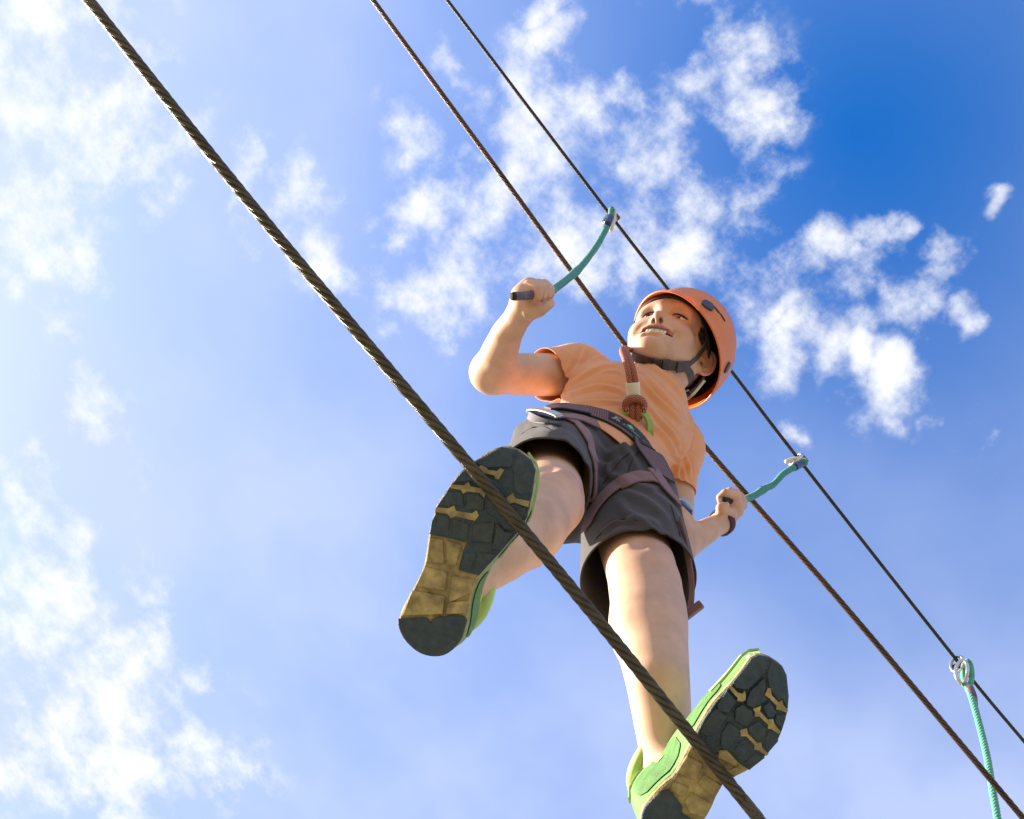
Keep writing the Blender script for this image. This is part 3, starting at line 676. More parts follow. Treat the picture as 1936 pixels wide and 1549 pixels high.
        obj(name, bend(c+nn*lift), [[a*12+b, a*12+b+1, (a+1)*12+b+1, (a+1)*12+b] for a in range(13) for b in range(11)], m, root)
    for sd in (lambda j: j, lambda j: na-1-j):
        patch('mesh_panel', 3.0, 11.5, sd(0.25), sd(3.2), M['green']); patch('mesh_panel', 13.5, 20.5, sd(0.3), sd(3.6), M['green'])
        strip('heel_counter', [(1, sd(5)), (3, sd(6)), (5, sd(6)), (7, sd(4)), (8, sd(2))], M['lime'], 0.010)
        strip('toe_guard', [(19, sd(2)), (22, sd(3)), (25, sd(4)), (27, sd(7))], M['lime'], 0.009)
    for i in (11, 12, 13, 14, 15, 16):
        strip('lace', [(i, 9), (i, 11), (i, 13), (i, 15)], M['side'], 0.005, 0.0025)
    ak = O+ank[0]*L*e1+(((R_[7, 0]+R_[7, -1])/2-O)@e2+ank[1])*e2+0.10*n
    a = np.linspace(0, 2*np.pi, 30, endpoint=False)
    col = O+0.245*L*e1+((R_[7, 0]+R_[7, -1])/2-O)@e2*e2+0.110*n
    ring = col+0.038*np.cos(a)[:, None]*e1+0.027*np.sin(a)[:, None]*e2+(0.008*np.cos(2*a)+0.004*np.cos(a))[:, None]*n
    tube('collar', ring, 0.0085, M['lime'], root, sides=10, closed=True, cap=False)
    return ak, n, e1, e2
RO = (720, 820); RS = 3.5206; LO = (1160, 1200); LS = 4.4395
right_ank, rn, re1, re2 = shoe('right shoe with its toe over the cable, sole dark at the forefoot', foot_at(945, 932)+Uv*(FOOT_DIA/2+0.0025), nrm(P(880, 1040, 1))+0.16*np.array([0.93, -0.37, 0])+0.10*np.array([0.37, 0.93, 0]), (330, 1490), (850, 75), RO, RS,
    [(350,1490),(250,1465),(160,1385),(112,1290),(115,1225),(160,1120),(215,1020),(265,920),(290,820),(310,690),(330,600),(370,470),(430,380),(475,315),(530,245),(620,175),(720,105),(810,75),(900,92),(990,160),(1030,240),(1018,380),(985,530),(930,640),(860,720),(790,800),(710,890),(650,965),(605,1060),(585,1160),(572,1280),(530,1385),(450,1462)],
    [(320,668),(340,595),(375,475),(440,378),(475,330),(530,255),(615,185),(790,85),(895,100),(995,172),(1024,240),(1008,400),(973,560),(900,670),(785,798),(650,945),(515,910),(545,790),(575,725),(430,690)],
    [(115,1232),(300,1225),(320,1260),(345,1258),(360,1225),(560,1215),(555,1310),(520,1390),(440,1466),(350,1486),(250,1460),(160,1380),(117,1290)],
    [[(655,215),(690,205),(710,240),(770,250),(790,230),(818,240),(800,275),(785,305),(760,300),(755,280),(690,265),(650,245)],
     [(470,337),(555,345),(585,320),(600,350),(665,365),(700,400),(690,430),(660,395),(575,385),(550,400),(535,375),(465,364)],
     [(368,490),(450,498),(490,480),(505,515),(610,530),(640,510),(655,545),(630,580),(600,575),(500,550),(470,565),(445,535),(362,522)],
     [(835,430),(880,395),(895,430),(990,450),(982,490),(890,460),(855,470)]],
    [[(620,192),(780,92),(880,106),(865,225),(800,222),(700,228)],[(895,108),(990,180),(1016,240),(1002,395),(940,410),(885,385),(878,240)],
     [(530,262),(590,215),(640,262),(760,315),(830,395),(820,430),(700,362),(600,318),(560,318),(485,326)],
     [(443,382),(535,388),(550,408),(558,492),(490,472),(450,486),(378,480)],[(575,398),(655,405),(692,440),(685,515),(640,503),(568,508)],
     [(715,440),(825,452),(850,480),(900,475),(968,502),(955,560),(895,645),(820,635),(780,560),(715,530)],
     [(335,590),(365,532),(445,546),(462,575),(452,685),(327,660)],[(480,572),(590,592),(578,698),(560,712),(470,690)],[(620,597),(760,592),(740,728),(602,718)],
     [(775,595),(830,652),(885,662),(800,778),(742,768)],[(560,792),(640,792),(600,908),(524,898)],[(655,792),(768,802),(660,932),(615,913)]],
    [[(322,692),(413,702),(423,868),(297,858)],[(432,705),(540,742),(500,878),(437,878)],[(287,882),(443,922),(428,1048),(229,1015)],[(470,942),(628,972),(608,1058),(452,1128)],
     [(207,1042),(428,1082),(413,1203),(140,1213)],[(447,1122),(588,1112),(568,1198),(432,1203)]], (0.33, 0.0))
left_ank, ln, le1, le2 = shoe('left shoe standing on the cable with torn green mesh side', foot_at(1330, 1425)+Uv*(FOOT_DIA/2+0.003), nrm(P(1340, 1410, 1))+0.33*np.array([-0.82, 0.57, 0])+0.08*np.array([0.57, 0.82, 0]), (330, 1760), (1380, 225), LO, LS,
    [(1165,205),(1240,178),(1340,200),(1440,268),(1482,350),(1488,520),(1472,640),(1450,705),(1415,810),(1390,870),(1300,1000),(1220,1080),(1140,1145),(1020,1210),(930,1268),(870,1370),(840,1440),(770,1560),(690,1650),(600,1730),(450,1800),(330,1765),(250,1660),(228,1549),(260,1440),(330,1350),(430,1250),(520,1180),(590,1040),(645,930),(690,820),(740,720),(840,560),(1000,395)],
    [(1172,212),(1240,186),(1338,207),(1435,274),(1474,352),(1480,520),(1464,638),(1444,700),(1408,806),(1384,862),(1296,992),(1140,1138),(1065,1085),(980,985),(900,950),(860,1010),(790,1000),(660,965),(655,935),(700,830),(745,730),(848,572),(1005,402)],
    [(340,1365),(440,1300),(480,1320),(580,1450),(560,1490),(640,1540),(690,1610),(600,1715),(450,1790),(335,1755),(256,1658),(236,1550),(262,1450)],
    [[(960,436),(985,425),(1040,485),(1080,495),(1100,470),(1108,500),(1105,545),(1080,560),(1035,555),(1040,530),(1000,490)],
     [(1270,510),(1300,450),(1325,455),(1330,510),(1390,570),(1420,550),(1425,590),(1468,640),(1445,655),(1400,635),(1365,630),(1370,600),(1310,535)],
     [(1168,620),(1210,605),(1235,597),(1225,640),(1290,710),(1335,705),(1345,745),(1400,812),(1380,830),(1320,790),(1290,785),(1295,755),(1220,685),(1180,685),(1185,655)],
     [(1058,800),(1115,780),(1125,830),(1200,905),(1235,900),(1240,945),(1298,997),(1278,1015),(1215,970),(1175,960),(1180,925),(1110,850),(1065,850)]],
    [[(1005,415),(1165,220),(1250,194),(1328,216),(1280,330),(1130,460),(1090,460),(1025,445)],[(1347,220),(1430,283),(1470,360),(1475,520),(1460,620),(1420,540),(1390,555),(1340,500),(1310,440),(1295,340)],
     [(1142,480),(1270,370),(1285,440),(1262,505),(1290,545),(1225,588),(1165,612),(1115,588),(1115,552)],[(1250,602),(1310,562),(1352,630),(1368,648),(1340,692),(1290,690)],[(1360,672),(1440,668),(1444,700),(1410,795),(1352,735)],
     [(865,588),(945,465),(1028,560),(960,658),(872,638)],[(1022,620),(1080,582),(1160,640),(1175,700),(1110,775),(1014,718)],[(1210,722),(1278,790),(1238,885),(1200,882),(1132,808),(1122,780)],[(1292,805),(1380,852),(1376,893),(1298,982),(1252,920)],
     [(742,760),(852,612),(948,682),(880,818),(790,856),(725,828)],[(902,828),(960,732),(1048,790),(1048,858),(960,955),(892,928)],[(1062,892),(1110,872),(1168,950),(1108,1068),(1062,1058),(994,980)],[(1180,988),(1266,1030),(1140,1132),(1088,1080)],[(684,852),(780,882),(868,950),(850,998),(760,998),(672,948)]],
    [[(882,972),(948,963),(1056,1080),(1020,1108),(873,1040)],[(1032,1112),(1090,1142),(1015,1203),(953,1150)],[(622,1014),(757,1090),(700,1226),(524,1168)],[(762,1174),(916,1270),(853,1376),(704,1250)],[(502,1233),(637,1282),(590,1366),(473,1310)],[(652,1323),(836,1420),(768,1536),(640,1498),(594,1402)]], (0.27, 0.0))

# ---- torso axes
SH_R, SH_L = P(1090, 706, 1.92), P(1278, 848, 1.90); HIP_R, HIP_L = P(1052, 858, 1.66), P(1188, 930, 1.64)
TL = nrm(SH_L-SH_R); TT = nrm((SH_R+SH_L)/2-(HIP_R+HIP_L)/2); TF = nrm(np.cross(TL, TT)); TT = np.cross(TF, TL); TA = np.stack([TL, TF, TT])
PEL, WAI, CHE = P(1120, 890, 1.66), P(1145, 846, 1.735), P(1180, 788, 1.835); NECK = P(1232, 752, 1.915)
# torso (under the clothes)
v = Vol(np.minimum(SH_R, HIP_R)-[0.2, 0.2, 0.2], np.maximum(SH_L, HIP_R)+[0.15, 0.2, 0.15], 0.006)
for c, r in ((PEL-TF*0.012, (0.095, 0.06, 0.075)), (WAI-TF*0.012, (0.088, 0.054, 0.075)), (CHE-TF*0.008, (0.10, 0.066, 0.10))): v.ell(c, r, TA, 0.03)
v.cone(SH_R, SH_L, 0.036, 0.036, 0.04); add_body(*v.mesh())
# legs
KN_L, KN_R = P(1217, 1085, 1.345), P(1040, 948, 1.335)
for hip, kn, ank, mids in ((HIP_L, KN_L, left_ank, [(P(1226, 1150, 1.28), 0.0455), (P(1231, 1205, 1.22), 0.0425), (P(1244, 1290, 1.14), 0.0345)]),
                           (HIP_R, KN_R, right_ank, [(P(1012, 980, 1.27), 0.0435), (P(985, 1010, 1.21), 0.040), (P(948, 1045, 1.15), 0.033)])):
    lo = np.minimum(np.minimum(hip, ank), kn)-0.1; hi = np.maximum(np.maximum(hip, ank), kn)+0.1
    v = Vol(lo, hi, 0.0028); th = hip*0.45+kn*0.55; fr = nrm(np.cross(TL, kn-hip)); fr = fr if fr@TF > 0 else -fr
    v.chain([(hip-fr*0.01, 0.052), (th-fr*0.012, 0.048), (kn-fr*0.002, 0.0455)]+mids+[(ank, 0.027)], 0.01)
    fr = nrm(np.cross(TL, kn-hip)); fr = fr if fr@TF > 0 else -fr
    v.ell(kn+fr*0.012-nrm(hip-kn)*0.012, (0.027, 0.026, 0.03), None, 0.025)               # knee cap
    sdv = nrm(np.cross(fr, hip-kn))
    for sg in (-1, 1): v.ell(kn+fr*0.036+sdv*sg*0.030-nrm(hip-kn)*0.006, (0.008, 0.008, 0.013), None, 0.016, 'sub')
    cal = nrm(mids[1][0]-kn); v.ell(0.5*(mids[0][0]+mids[1][0])-fr*0.009, (0.036, 0.036, 0.055), np.stack([TL, fr, nrm(np.cross(TL, fr))]), 0.025)
    v.cone(ank, ank-(rn if ank is right_ank else ln)*0.035, 0.026, 0.021, 0.012)
    V, F = v.mesh(); V = smooth_mesh(V, F, 12); C = np.tile(SKIN, (len(V), 1)); g = 0.55*np.exp(-(np.linalg.norm(V-(kn+fr*0.035-nrm(hip-kn)*0.01), axis=1)/0.03)**2)[:, None]; C = C*(1-g)+g*np.array([0.52, 0.27, 0.19]); add_body(V, F, C)
# ---- arms and hands
def hand_arm(name, chain, box, prims, palm, h=0.0017):
    v = Vol(box[0], box[1], h)
    v.chain(chain, 0.02)
    for c, r, k in palm: v.sph(c, r, k)
    for ch, k in prims: v.chain(ch, k)
    return v
EL_R = P(931, 704, 1.77); WR_R = P(985, 590, 1.645)
def q1(x, y, d): return PZ(x, y, d, *Z1)
v = Vol(np.array([-0.09, 0.0, -1.99]), np.array([0.15, 0.235, -1.56]), 0.0019)
v.chain([(SH_R, 0.044), (P(1040, 709, 1.875), 0.0385), (P(985, 708, 1.825), 0.037), (EL_R, 0.0345)], 0.02)
v.chain([(EL_R, 0.0335), (P(944, 668, 1.725), 0.0305), (P(958, 632, 1.685), 0.0255), (WR_R, 0.0198)], 0.02)
v.sph(P(921, 704, 1.775), 0.022, 0.015)
v.cone(WR_R, q1(345, 1180, 1.632), 0.0195, 0.0185, 0.012)
v.cone(q1(300, 1150, 1.64), q1(380, 1060, 1.655), 0.0165, 0.0155, 0.012)          # back of the hand
v.cone(q1(370, 1050, 1.64), q1(520, 1040, 1.675), 0.0105, 0.0105, 0.01)           # knuckle row
v.cone(q1(360, 1300, 1.63), q1(450, 1340, 1.63), 0.0155, 0.012, 0.012)            # ball of the thumb
v.cone(q1(430, 1220, 1.645), q1(520, 1200, 1.665), 0.012, 0.01, 0.01)
FW = []
for i, (m_, p_, d_, t_) in enumerate([((385,1030),(505,1085),(495,1175),(450,1222)), ((450,1020),(560,1075),(558,1165),(512,1228)), ((515,1015),(608,1068),(614,1150),(578,1208)), ((575,1015),(645,1080),(650,1140),(622,1190))]):
    d = 1.618+i*0.0125
    ch = [(q1(*m_, d+0.012), 0.0085), (q1(*p_, d-0.004), 0.0076), (q1(*d_, d-0.006), 0.0070), (q1(*t_, d+0.002), 0.0064)]
    FW.append(ch)
for ch in FW: v.chain(ch, 0.0018)
v.chain([(q1(400, 1355, 1.622), 0.013), (q1(505, 1338, 1.617), 0.0108), (q1(590, 1290, 1.620), 0.0088), (q1(645, 1252, 1.627), 0.0076)], 0.004)
v.chain([(q1(430, 1262, 1.607), 0.0018), (q1(530, 1262, 1.610), 0.0018), (q1(625, 1212, 1.625), 0.0018)], 0.004, 'sub')
v.chain([(q1(255, 1275, 1.61), 0.0014), (q1(330, 1340, 1.607), 0.0014), (q1(375, 1430, 1.612), 0.0014)], 0.006, 'sub')
v.chain([(P(962, 677, 1.71), 0.0016), (P(975, 676, 1.745), 0.0016)], 0.006, 'sub')
V, F = v.mesh(); arm = np.linalg.norm(V-q1(420, 1150, 1.63), axis=1); Vs = smooth_mesh(V, F, 14); V1 = smooth_mesh(V, F, 1, 0.4); g = np.clip((arm-0.045)/0.02, 0, 1)[:, None]; V = V1*(1-g)+Vs*g
C = np.tile(SKIN, (len(V), 1)); tips = np.array([FW[i][3][0] for i in range(4)]+[q1(632, 1240, 1.635)])
g = np.exp(-(np.linalg.norm(V[:, None]-tips[None], axis=2).min(1)/0.012)**2)[:, None]; C = C*(1-g*0.5)+g*0.5*np.array([0.6, 0.24, 0.16]); add_body(V, F, C)
EL_L = P(1276, 1040, 1.775); WR_L = P(1364, 988, 1.885)
def q6(x, y, d): return PZ(x, y, d, *Z6)
v = Vol(np.array([0.22, -0.28, -1.99]), np.array([0.445, -0.02, -1.70]), 0.0019)
v.chain([(SH_L, 0.042), (P(1276, 940, 1.84), 0.0335), (EL_L, 0.0285)], 0.02)
v.chain([(EL_L, 0.0285), (P(1306, 1022, 1.81), 0.0255), (P(1336, 1004, 1.845), 0.0222), (WR_L, 0.0175)], 0.02)
v.cone(WR_L, q6(700, 800, 1.905), 0.0175, 0.0165, 0.012)
v.cone(q6(680, 760, 1.905), q6(755, 690, 1.925), 0.0175, 0.0135, 0.01)
FL = []
for i, (m_, p_, d_, t_) in enumerate([((725,640),(590,595),(525,650),(545,742)), ((775,655),(650,572),(575,600),(575,700)), ((800,700),(720,590),(640,590),(620,680)), ((800,750),(760,640),(700,610),(680,690))]):
    d = 1.885+i*0.0125; FL.append([(q6(*m_, d+0.012), 0.0088), (q6(*p_, d-0.002), 0.0076), (q6(*d_, d), 0.007), (q6(*t_, d+0.008), 0.0064)])
for ch in FL: v.chain(ch, 0.0025)
v.chain([(q6(640, 850, 1.885), 0.0125), (q6(545, 815, 1.87), 0.0105), (q6(530, 775, 1.868), 0.0085), (q6(595, 748, 1.872), 0.0072)], 0.005)
V, F = v.mesh(); arm = np.linalg.norm(V-q6(680, 700, 1.9), axis=1); Vs = smooth_mesh(V, F, 14); V1 = smooth_mesh(V, F, 1, 0.4); g = np.clip((arm-0.04)/0.02, 0, 1)[:, None]; add_body(V1*(1-g)+Vs*g, F)
# ---- head and neck
v = Vol([-0.1, -0.125, -0.19], [0.1, 0.115, 0.12], 0.0015)
def both(fn):
    for s in (1.0, -1.0): fn(np.array([s, 1.0, 1.0]))
v.ell((0, -0.012, 0.028), (0.071, 0.09, 0.08), None, 0.01)
v.ell((0, 0.030, 0.036), (0.060, 0.050, 0.048), None, 0.03)
v.ell((0, 0.024, -0.030), (0.058, 0.052, 0.066), None, 0.03)
v.ell((0, 0.047, -0.047), (0.040, 0.034, 0.040), None, 0.025)
both(lambda s: v.cone(np.array([0.044, -0.002, -0.052])*s, (0, 0.052, -0.082), 0.022, 0.021, 0.03))
v.sph((0, 0.0615, -0.0875), 0.0178, 0.02)
both(lambda s: v.ell(np.array([0.0345 if s[0] < 0 else 0.0325, 0.0505, -0.034])*s, (0.0255, 0.0235, 0.0225), None, 0.016))
both(lambda s: v.cone(np.array([0.010, 0.0655, 0.019])*s, np.array([0.040, 0.053, 0.017])*s, 0.0125, 0.0125, 0.015))
nk = toHead(NECK); nk2 = toHead(NECK-0.05*TT)
v.chain([((0, -0.022, -0.045), 0.052), (nk*0.55+np.array([0, -0.01, -0.02]), 0.046), (nk, 0.050), (nk2, 0.06)], 0.022)
both(lambda s: v.sph(np.array([0.030, 0.0815, 0.0025])*s, 0.0145, 0.014, 'sub'))
both(lambda s: v.sph(np.array([0.029, 0.0585, 0.0])*s, 0.0128, 0.005))
both(lambda s: v.ell(np.array([0.0305, 0.0725, -0.0015])*s, (0.0135, 0.0075, 0.0024), np.stack([np.array([1, -0.45, 0.06])*s, np.array([0.45, 1, 0])*s, np.array([0, 0, 1.0])]), 0.0025, 'sub'))
both(lambda s: v.cone(np.array([0.017, 0.074, -0.009])*s, np.array([0.041, 0.0615, -0.011])*s, 0.0035, 0.0035, 0.006))   # lower lid fold raised by the smile
v.cone((0, 0.068, 0.004), (0, 0.0890, -0.0285), 0.0080, 0.0085, 0.012)
v.sph((0, 0.0930, -0.0305), 0.0088, 0.006)
both(lambda s: v.sph(np.array([0.0105, 0.0848, -0.0358])*s, 0.0070, 0.006))
v.cone((0, 0.085, -0.036), (0, 0.0905, -0.037), 0.004, 0.005, 0.004)
both(lambda s: v.ell(np.array([0.0064, 0.0888, -0.0420])*s, (0.0034, 0.0058, 0.0046), None, 0.002, 'sub'))
# mouth
UL = [((0.0325, 0.0655, -0.0545), 0.0032), ((0.0225, 0.0755, -0.0545), 0.0046), ((0.010, 0.0822, -0.0538), 0.0052), ((0, 0.0834, -0.0540), 0.0050)]
LL = [((0.0325, 0.0655, -0.0560), 0.0032), ((0.0215, 0.0695, -0.0660), 0.0041), ((0.011, 0.0718, -0.0708), 0.0046), ((0, 0.0724, -0.0720), 0.0047)]
def asym(p, s):
    p = np.array(p)*s; f_ = abs(p[0]/0.0285)**1.3; return p-np.array([0, 0, 0.0035])*f_ if s[0] > 0 else p+np.array([0, 0.0005, 0.0042])*f_
both(lambda s: v.chain([(asym(p, s), r) for p, r in UL], 0.006)); both(lambda s: v.chain([(asym(p, s), r) for p, r in LL], 0.006))
v.ell((0, 0.068, -0.0612), (0.0305, 0.0235, 0.0088), None, 0.0022, 'sub')
both(lambda s: v.cone(asym((0.013, 0.079, -0.0606), s), asym((0.0325, 0.0715, -0.0545), s), 0.0040, 0.0018, 0.003, 'sub'))
both(lambda s: v.chain([(np.array([0.0165, 0.0895, -0.0385])*s, 0.002), (np.array([0.029, 0.082, -0.0455])*s, 0.0026), (np.array([0.0385, 0.0715, -0.0570])*s, 0.0026)], 0.012, 'sub'))
v.cone((-0.012, 0.0820, -0.0775), (0.012, 0.0820, -0.0775), 0.0028, 0.0028, 0.010, 'sub')
v.cone((0, 0.0945, -0.045), (0, 0.0935, -0.050), 0.0022, 0.0022, 0.006, 'sub')
# ears
def ear(s):
    c = np.array([0.0712, -0.017, -0.013])*s; n = nrm(np.array([0.80, 0.60, -0.05])*s); u = nrm(np.array([0.0, -0.22, 1.0])); u = nrm(u-n*(u@n)); hh = np.cross(n, u)
    if hh[1] > 0: hh = -hh                       # points backwards and outwards
    v.ell(c+hh*0.004, (0.005, 0.0325, 0.0192), np.stack([n, u, hh]), 0.006)
    v.ell(c+n*0.0065+hh*0.003-u*0.001, (0.0066, 0.0235, 0.0125), np.stack([n, u, hh]), 0.003, 'sub')
    rim = [c+hh*(0.003+0.0192*math.cos(t))+u*(0.032*math.sin(t))+n*0.0028 for t in np.linspace(math.radians(-75), math.radians(165), 14)]
    v.chain([(p, 0.0031) for p in rim], 0.003)
    v.chain([(c+hh*(0.002+0.0115*math.cos(t))+u*(0.002+0.021*math.sin(t))+n*0.0025, 0.0024) for t in np.linspace(math.radians(-60), math.radians(120), 9)], 0.003)
    v.sph(c-u*0.028-hh*0.002+n*0.001, 0.0068, 0.006); v.sph(c-hh*0.0115-u*0.005+n*0.003, 0.0046, 0.004)
    v.ell(c+n*0.003-hh*0.003-u*0.006, (0.009, 0.0085, 0.0055), np.stack([n, u, hh]), 0.002, 'sub')
both(ear)
V, F = v.mesh(); V = smooth_mesh(V, F, 1, 0.35)
C = np.tile(SKIN, (len(V), 1))
def blend(g, col):
    global C
    g = np.clip(g, 0, 1)[:, None]; C = C*(1-g)+g*np.array(col)
ax = np.abs(V[:, 0]); S = V.copy(); S[:, 0] = ax
def dchain(pts):
    d = np.full(len(V), 9.0)
    for p, q in zip(pts[:-1], pts[1:]):
        p = np.array(p); q = np.array(q); t = np.clip(((S-p)@(q-p))/((q-p)@(q-p)), 0, 1); d = np.minimum(d, np.linalg.norm(S-p-t[:, None]*(q-p), axis=1))
    return d
blend(0.45*np.exp(-(np.linalg.norm(S-[0.040, 0.058, -0.034], axis=1)/0.020)**2), (0.62, 0.24, 0.17))
blend(0.4*np.exp(-(np.linalg.norm(S-[0, 0.1, -0.03], axis=1)/0.012)**2), (0.6, 0.22, 0.15))
blend(0.4*(ax > 0.066)*(V[:, 2] > -0.05)*(V[:, 1] < 0.01), (0.62, 0.25, 0.17))
lip = np.minimum(dchain([p for p, r in UL])-0.0050, dchain([p for p, r in LL])-0.0048)
blend(0.85*np.clip(1-(lip-0.0004)/0.0018, 0, 1)*(ax < 0.033)*(V[:, 1] > 0.062), (0.38, 0.135, 0.105))
blend(0.95*((np.abs(V[:, 2]+0.0608) < 0.0076) & (ax < 0.0305) & (V[:, 1] < 0.0775-ax*0.25) & (V[:, 1] > 0.045)), (0.06, 0.012, 0.01))
blend(np.clip(1.35-np.linalg.norm((S-[0.0064, 0.0885, -0.0385])/[0.0042, 0.0068, 0.0052], axis=1), 0, 1), (0.12, 0.02, 0.012))
brow = dchain([(0.012, 0.0765, 0.019), (0.028, 0.0725, 0.0225), (0.044, 0.0585, 0.0175)])
blend(0.72*np.exp(-(brow/0.0042)**2), (0.20, 0.10, 0.05))
lid = np.abs(np.linalg.norm(S-[0.029, 0.0585, 0.0], axis=1)-0.0128)
blend(0.35*((np.linalg.norm(S-[0.029, 0.066, 0.0], axis=1) < 0.015)), (0.42, 0.19, 0.13))
add_body(Hd(V), F, C)
body = obj('body', np.concatenate(BV), np.concatenate(BF), M['skin'], person, cols=np.concatenate(BC))
HEADV, HEADF = Hd(V), F
# eyes, lashes, teeth, hair
def sphere_data(c, r, nu=24, nv=14, sq=(1, 1, 1)):
    V = [];
    for i in range(nv+1):
        for j in range(nu):
            a = math.pi*i/nv; b = 2*math.pi*j/nu; V.append((c[0]+r*sq[0]*math.sin(a)*math.cos(b), c[1]+r*sq[1]*math.sin(a)*math.sin(b), c[2]+r*sq[2]*math.cos(a)))
    F = np.array([[i*nu+j, i*nu+(j+1) % nu, (i+1)*nu+(j+1) % nu, (i+1)*nu+j] for i in range(nv) for j in range(nu)])
    return np.array(V), F
for s in (1, -1):
    ec = np.array([0.029*s, 0.0585, 0.0]); V, F = sphere_data(ec, 0.0118); e = obj('eye', Hd(V), F, M['eye'], person)
    look = nrm(np.array([0.22, 0.95, -0.05])); V, F = sphere_data(ec+look*0.0060, 0.0066); obj('iris', Hd(V), F, M['iris'], e)
    up = []
    for t in np.linspace(-1, 1, 22):
        x = 0.0305+0.0145*t; p = np.array([x*s, 0.0735-0.006*t-0.0035*t*t, 0.0028-0.0030*t*t]); up.append(p)
    tube('eyelash', Hd(np.array(up)+[0, -0.0008, 0.0006]), np.interp(np.linspace(-1, 1, 22), [-1, -0.3, 0.5, 1], [0.0008, 0.0015, 0.0018, 0.0008]), M['lash'], person, sides=6)
    hv = []; hf = []
    for k, t in enumerate(np.linspace(-0.8, 1, 64)):
        x = 0.0305+0.0145*t; b = np.array([x*s, 0.0735-0.006*t-0.0035*t*t, 0.0030-0.0030*t*t]); tip = b+np.array([(0.0020*t+0.0010)*s, 0.0022+0.0010*((k*7)%5)/5, -0.0004+0.0012*((k*3)%4)/4]); w_ = np.array([0.0003*s, 0, 0]); o = len(hv)
        hv += [b-w_, b+w_, tip]; hf.append([o, o+1, o+2])
    obj('eyelash', Hd(np.array(hv)), hf, M['lash'], person)
def tooth(x, w_, z0, z1, ydepth=0.0):
    y = 0.0802-9.5*x*x+ydepth; a = nrm(np.array([1, -19*x, 0])); n_ = np.array([-a[1], a[0], 0.0]); n_ = n_ if n_[1] > 0 else -n_
    v_, f_ = boxd((x, y, (z0+z1)/2), a, np.array([0, 0, 1.0]), n_, w_, z1-z0, 0.004, 0.3); obj('tooth', Hd(v_), f_, M['teeth'], person)
for x, w_, l in ((-0.0049, 0.0096, 0.0080), (0.0049, 0.0094, 0.0078), (0.0126, 0.0060, 0.0058), (-0.0129, 0.0062, 0.0044), (-0.0182, 0.0052, 0.0050)):
    tooth(x, w_, -0.0578-l, -0.0545)
V, F = sphere_data((0, 0.058, -0.066), 0.016, sq=(1, 1, 0.32)); obj('tongue', Hd(V), F, M['mouth'], person)
rng = np.random.default_rng(5); hv = []; hf = []; HCAST = Caster([(HEADV, HEADF)])
for k in range(700):                                   # short dark hair showing at the temple, in front of the strap
    px_, py_ = rng.uniform(1316, 1338), rng.uniform(618, 656)
    if (px_-1328)**2/(5.5+0.12*(656-py_))**2+(py_-634)**2/17.0**2 > 1-0.35*rng.uniform(): continue
    h_ = HCAST.hit(px_, py_)
    if h_ is None: continue
    dn_ = -HU-0.5*HF; dn_ = nrm(dn_-h_[1]*(dn_@h_[1])+0.15*rng.normal(size=3)); sd_ = np.cross(dn_, h_[1])*0.0005; o = len(hv); b = h_[0]+h_[1]*0.0006
    hv += [b-sd_, b+sd_, b+dn_*rng.uniform(0.006, 0.010)+h_[1]*0.001]; hf.append([o, o+1, o+2])
hobj = obj('hair', np.array(hv), hf, M['hair'], person); hobj['kind'] = 'stuff'
print('body', time.time()-T0)

# ---- shirt
def zz(pl, off, s): return [(off[0]+x/s, off[1]+y/s) for x, y in pl]
v = Vol(np.array([-0.02, -0.21, -2.03]), np.array([0.40, 0.18, -1.50]), 0.0023)
v.ell(P(1112, 900, 1.650)-TF*0.004, (0.116, 0.083, 0.085), TA, 0.03); v.ell(P(1130, 872, 1.695)-TF*0.006, (0.108, 0.074, 0.085), TA, 0.03); v.ell(P(1150, 840, 1.745)-TF*0.006, (0.106, 0.070, 0.085), TA, 0.03)
v.ell(P(1182, 788, 1.83)-TF*0.002, (0.117, 0.081, 0.105), TA, 0.04)
v.cone(SH_R, SH_L, 0.046, 0.046, 0.05); v.cone(NECK-0.02*TT, NECK+0.035*TT, 0.062, 0.058, 0.045)
ar = nrm(P(1030, 709, 1.865)-SH_R); v.cone(SH_R, SH_R+ar*0.115+Uv*0.004, 0.049, 0.047, 0.03)
al = nrm(P(1277, 940, 1.84)-SH_L); v.cone(SH_L-TL*0.004, SH_L-TL*0.010+al*0.135, 0.046, 0.041, 0.03)
SV, SF = v.mesh(); SV = smooth_mesh(SV, SF, 1, 0.4)
zs = ((1020, 620), 5.532)
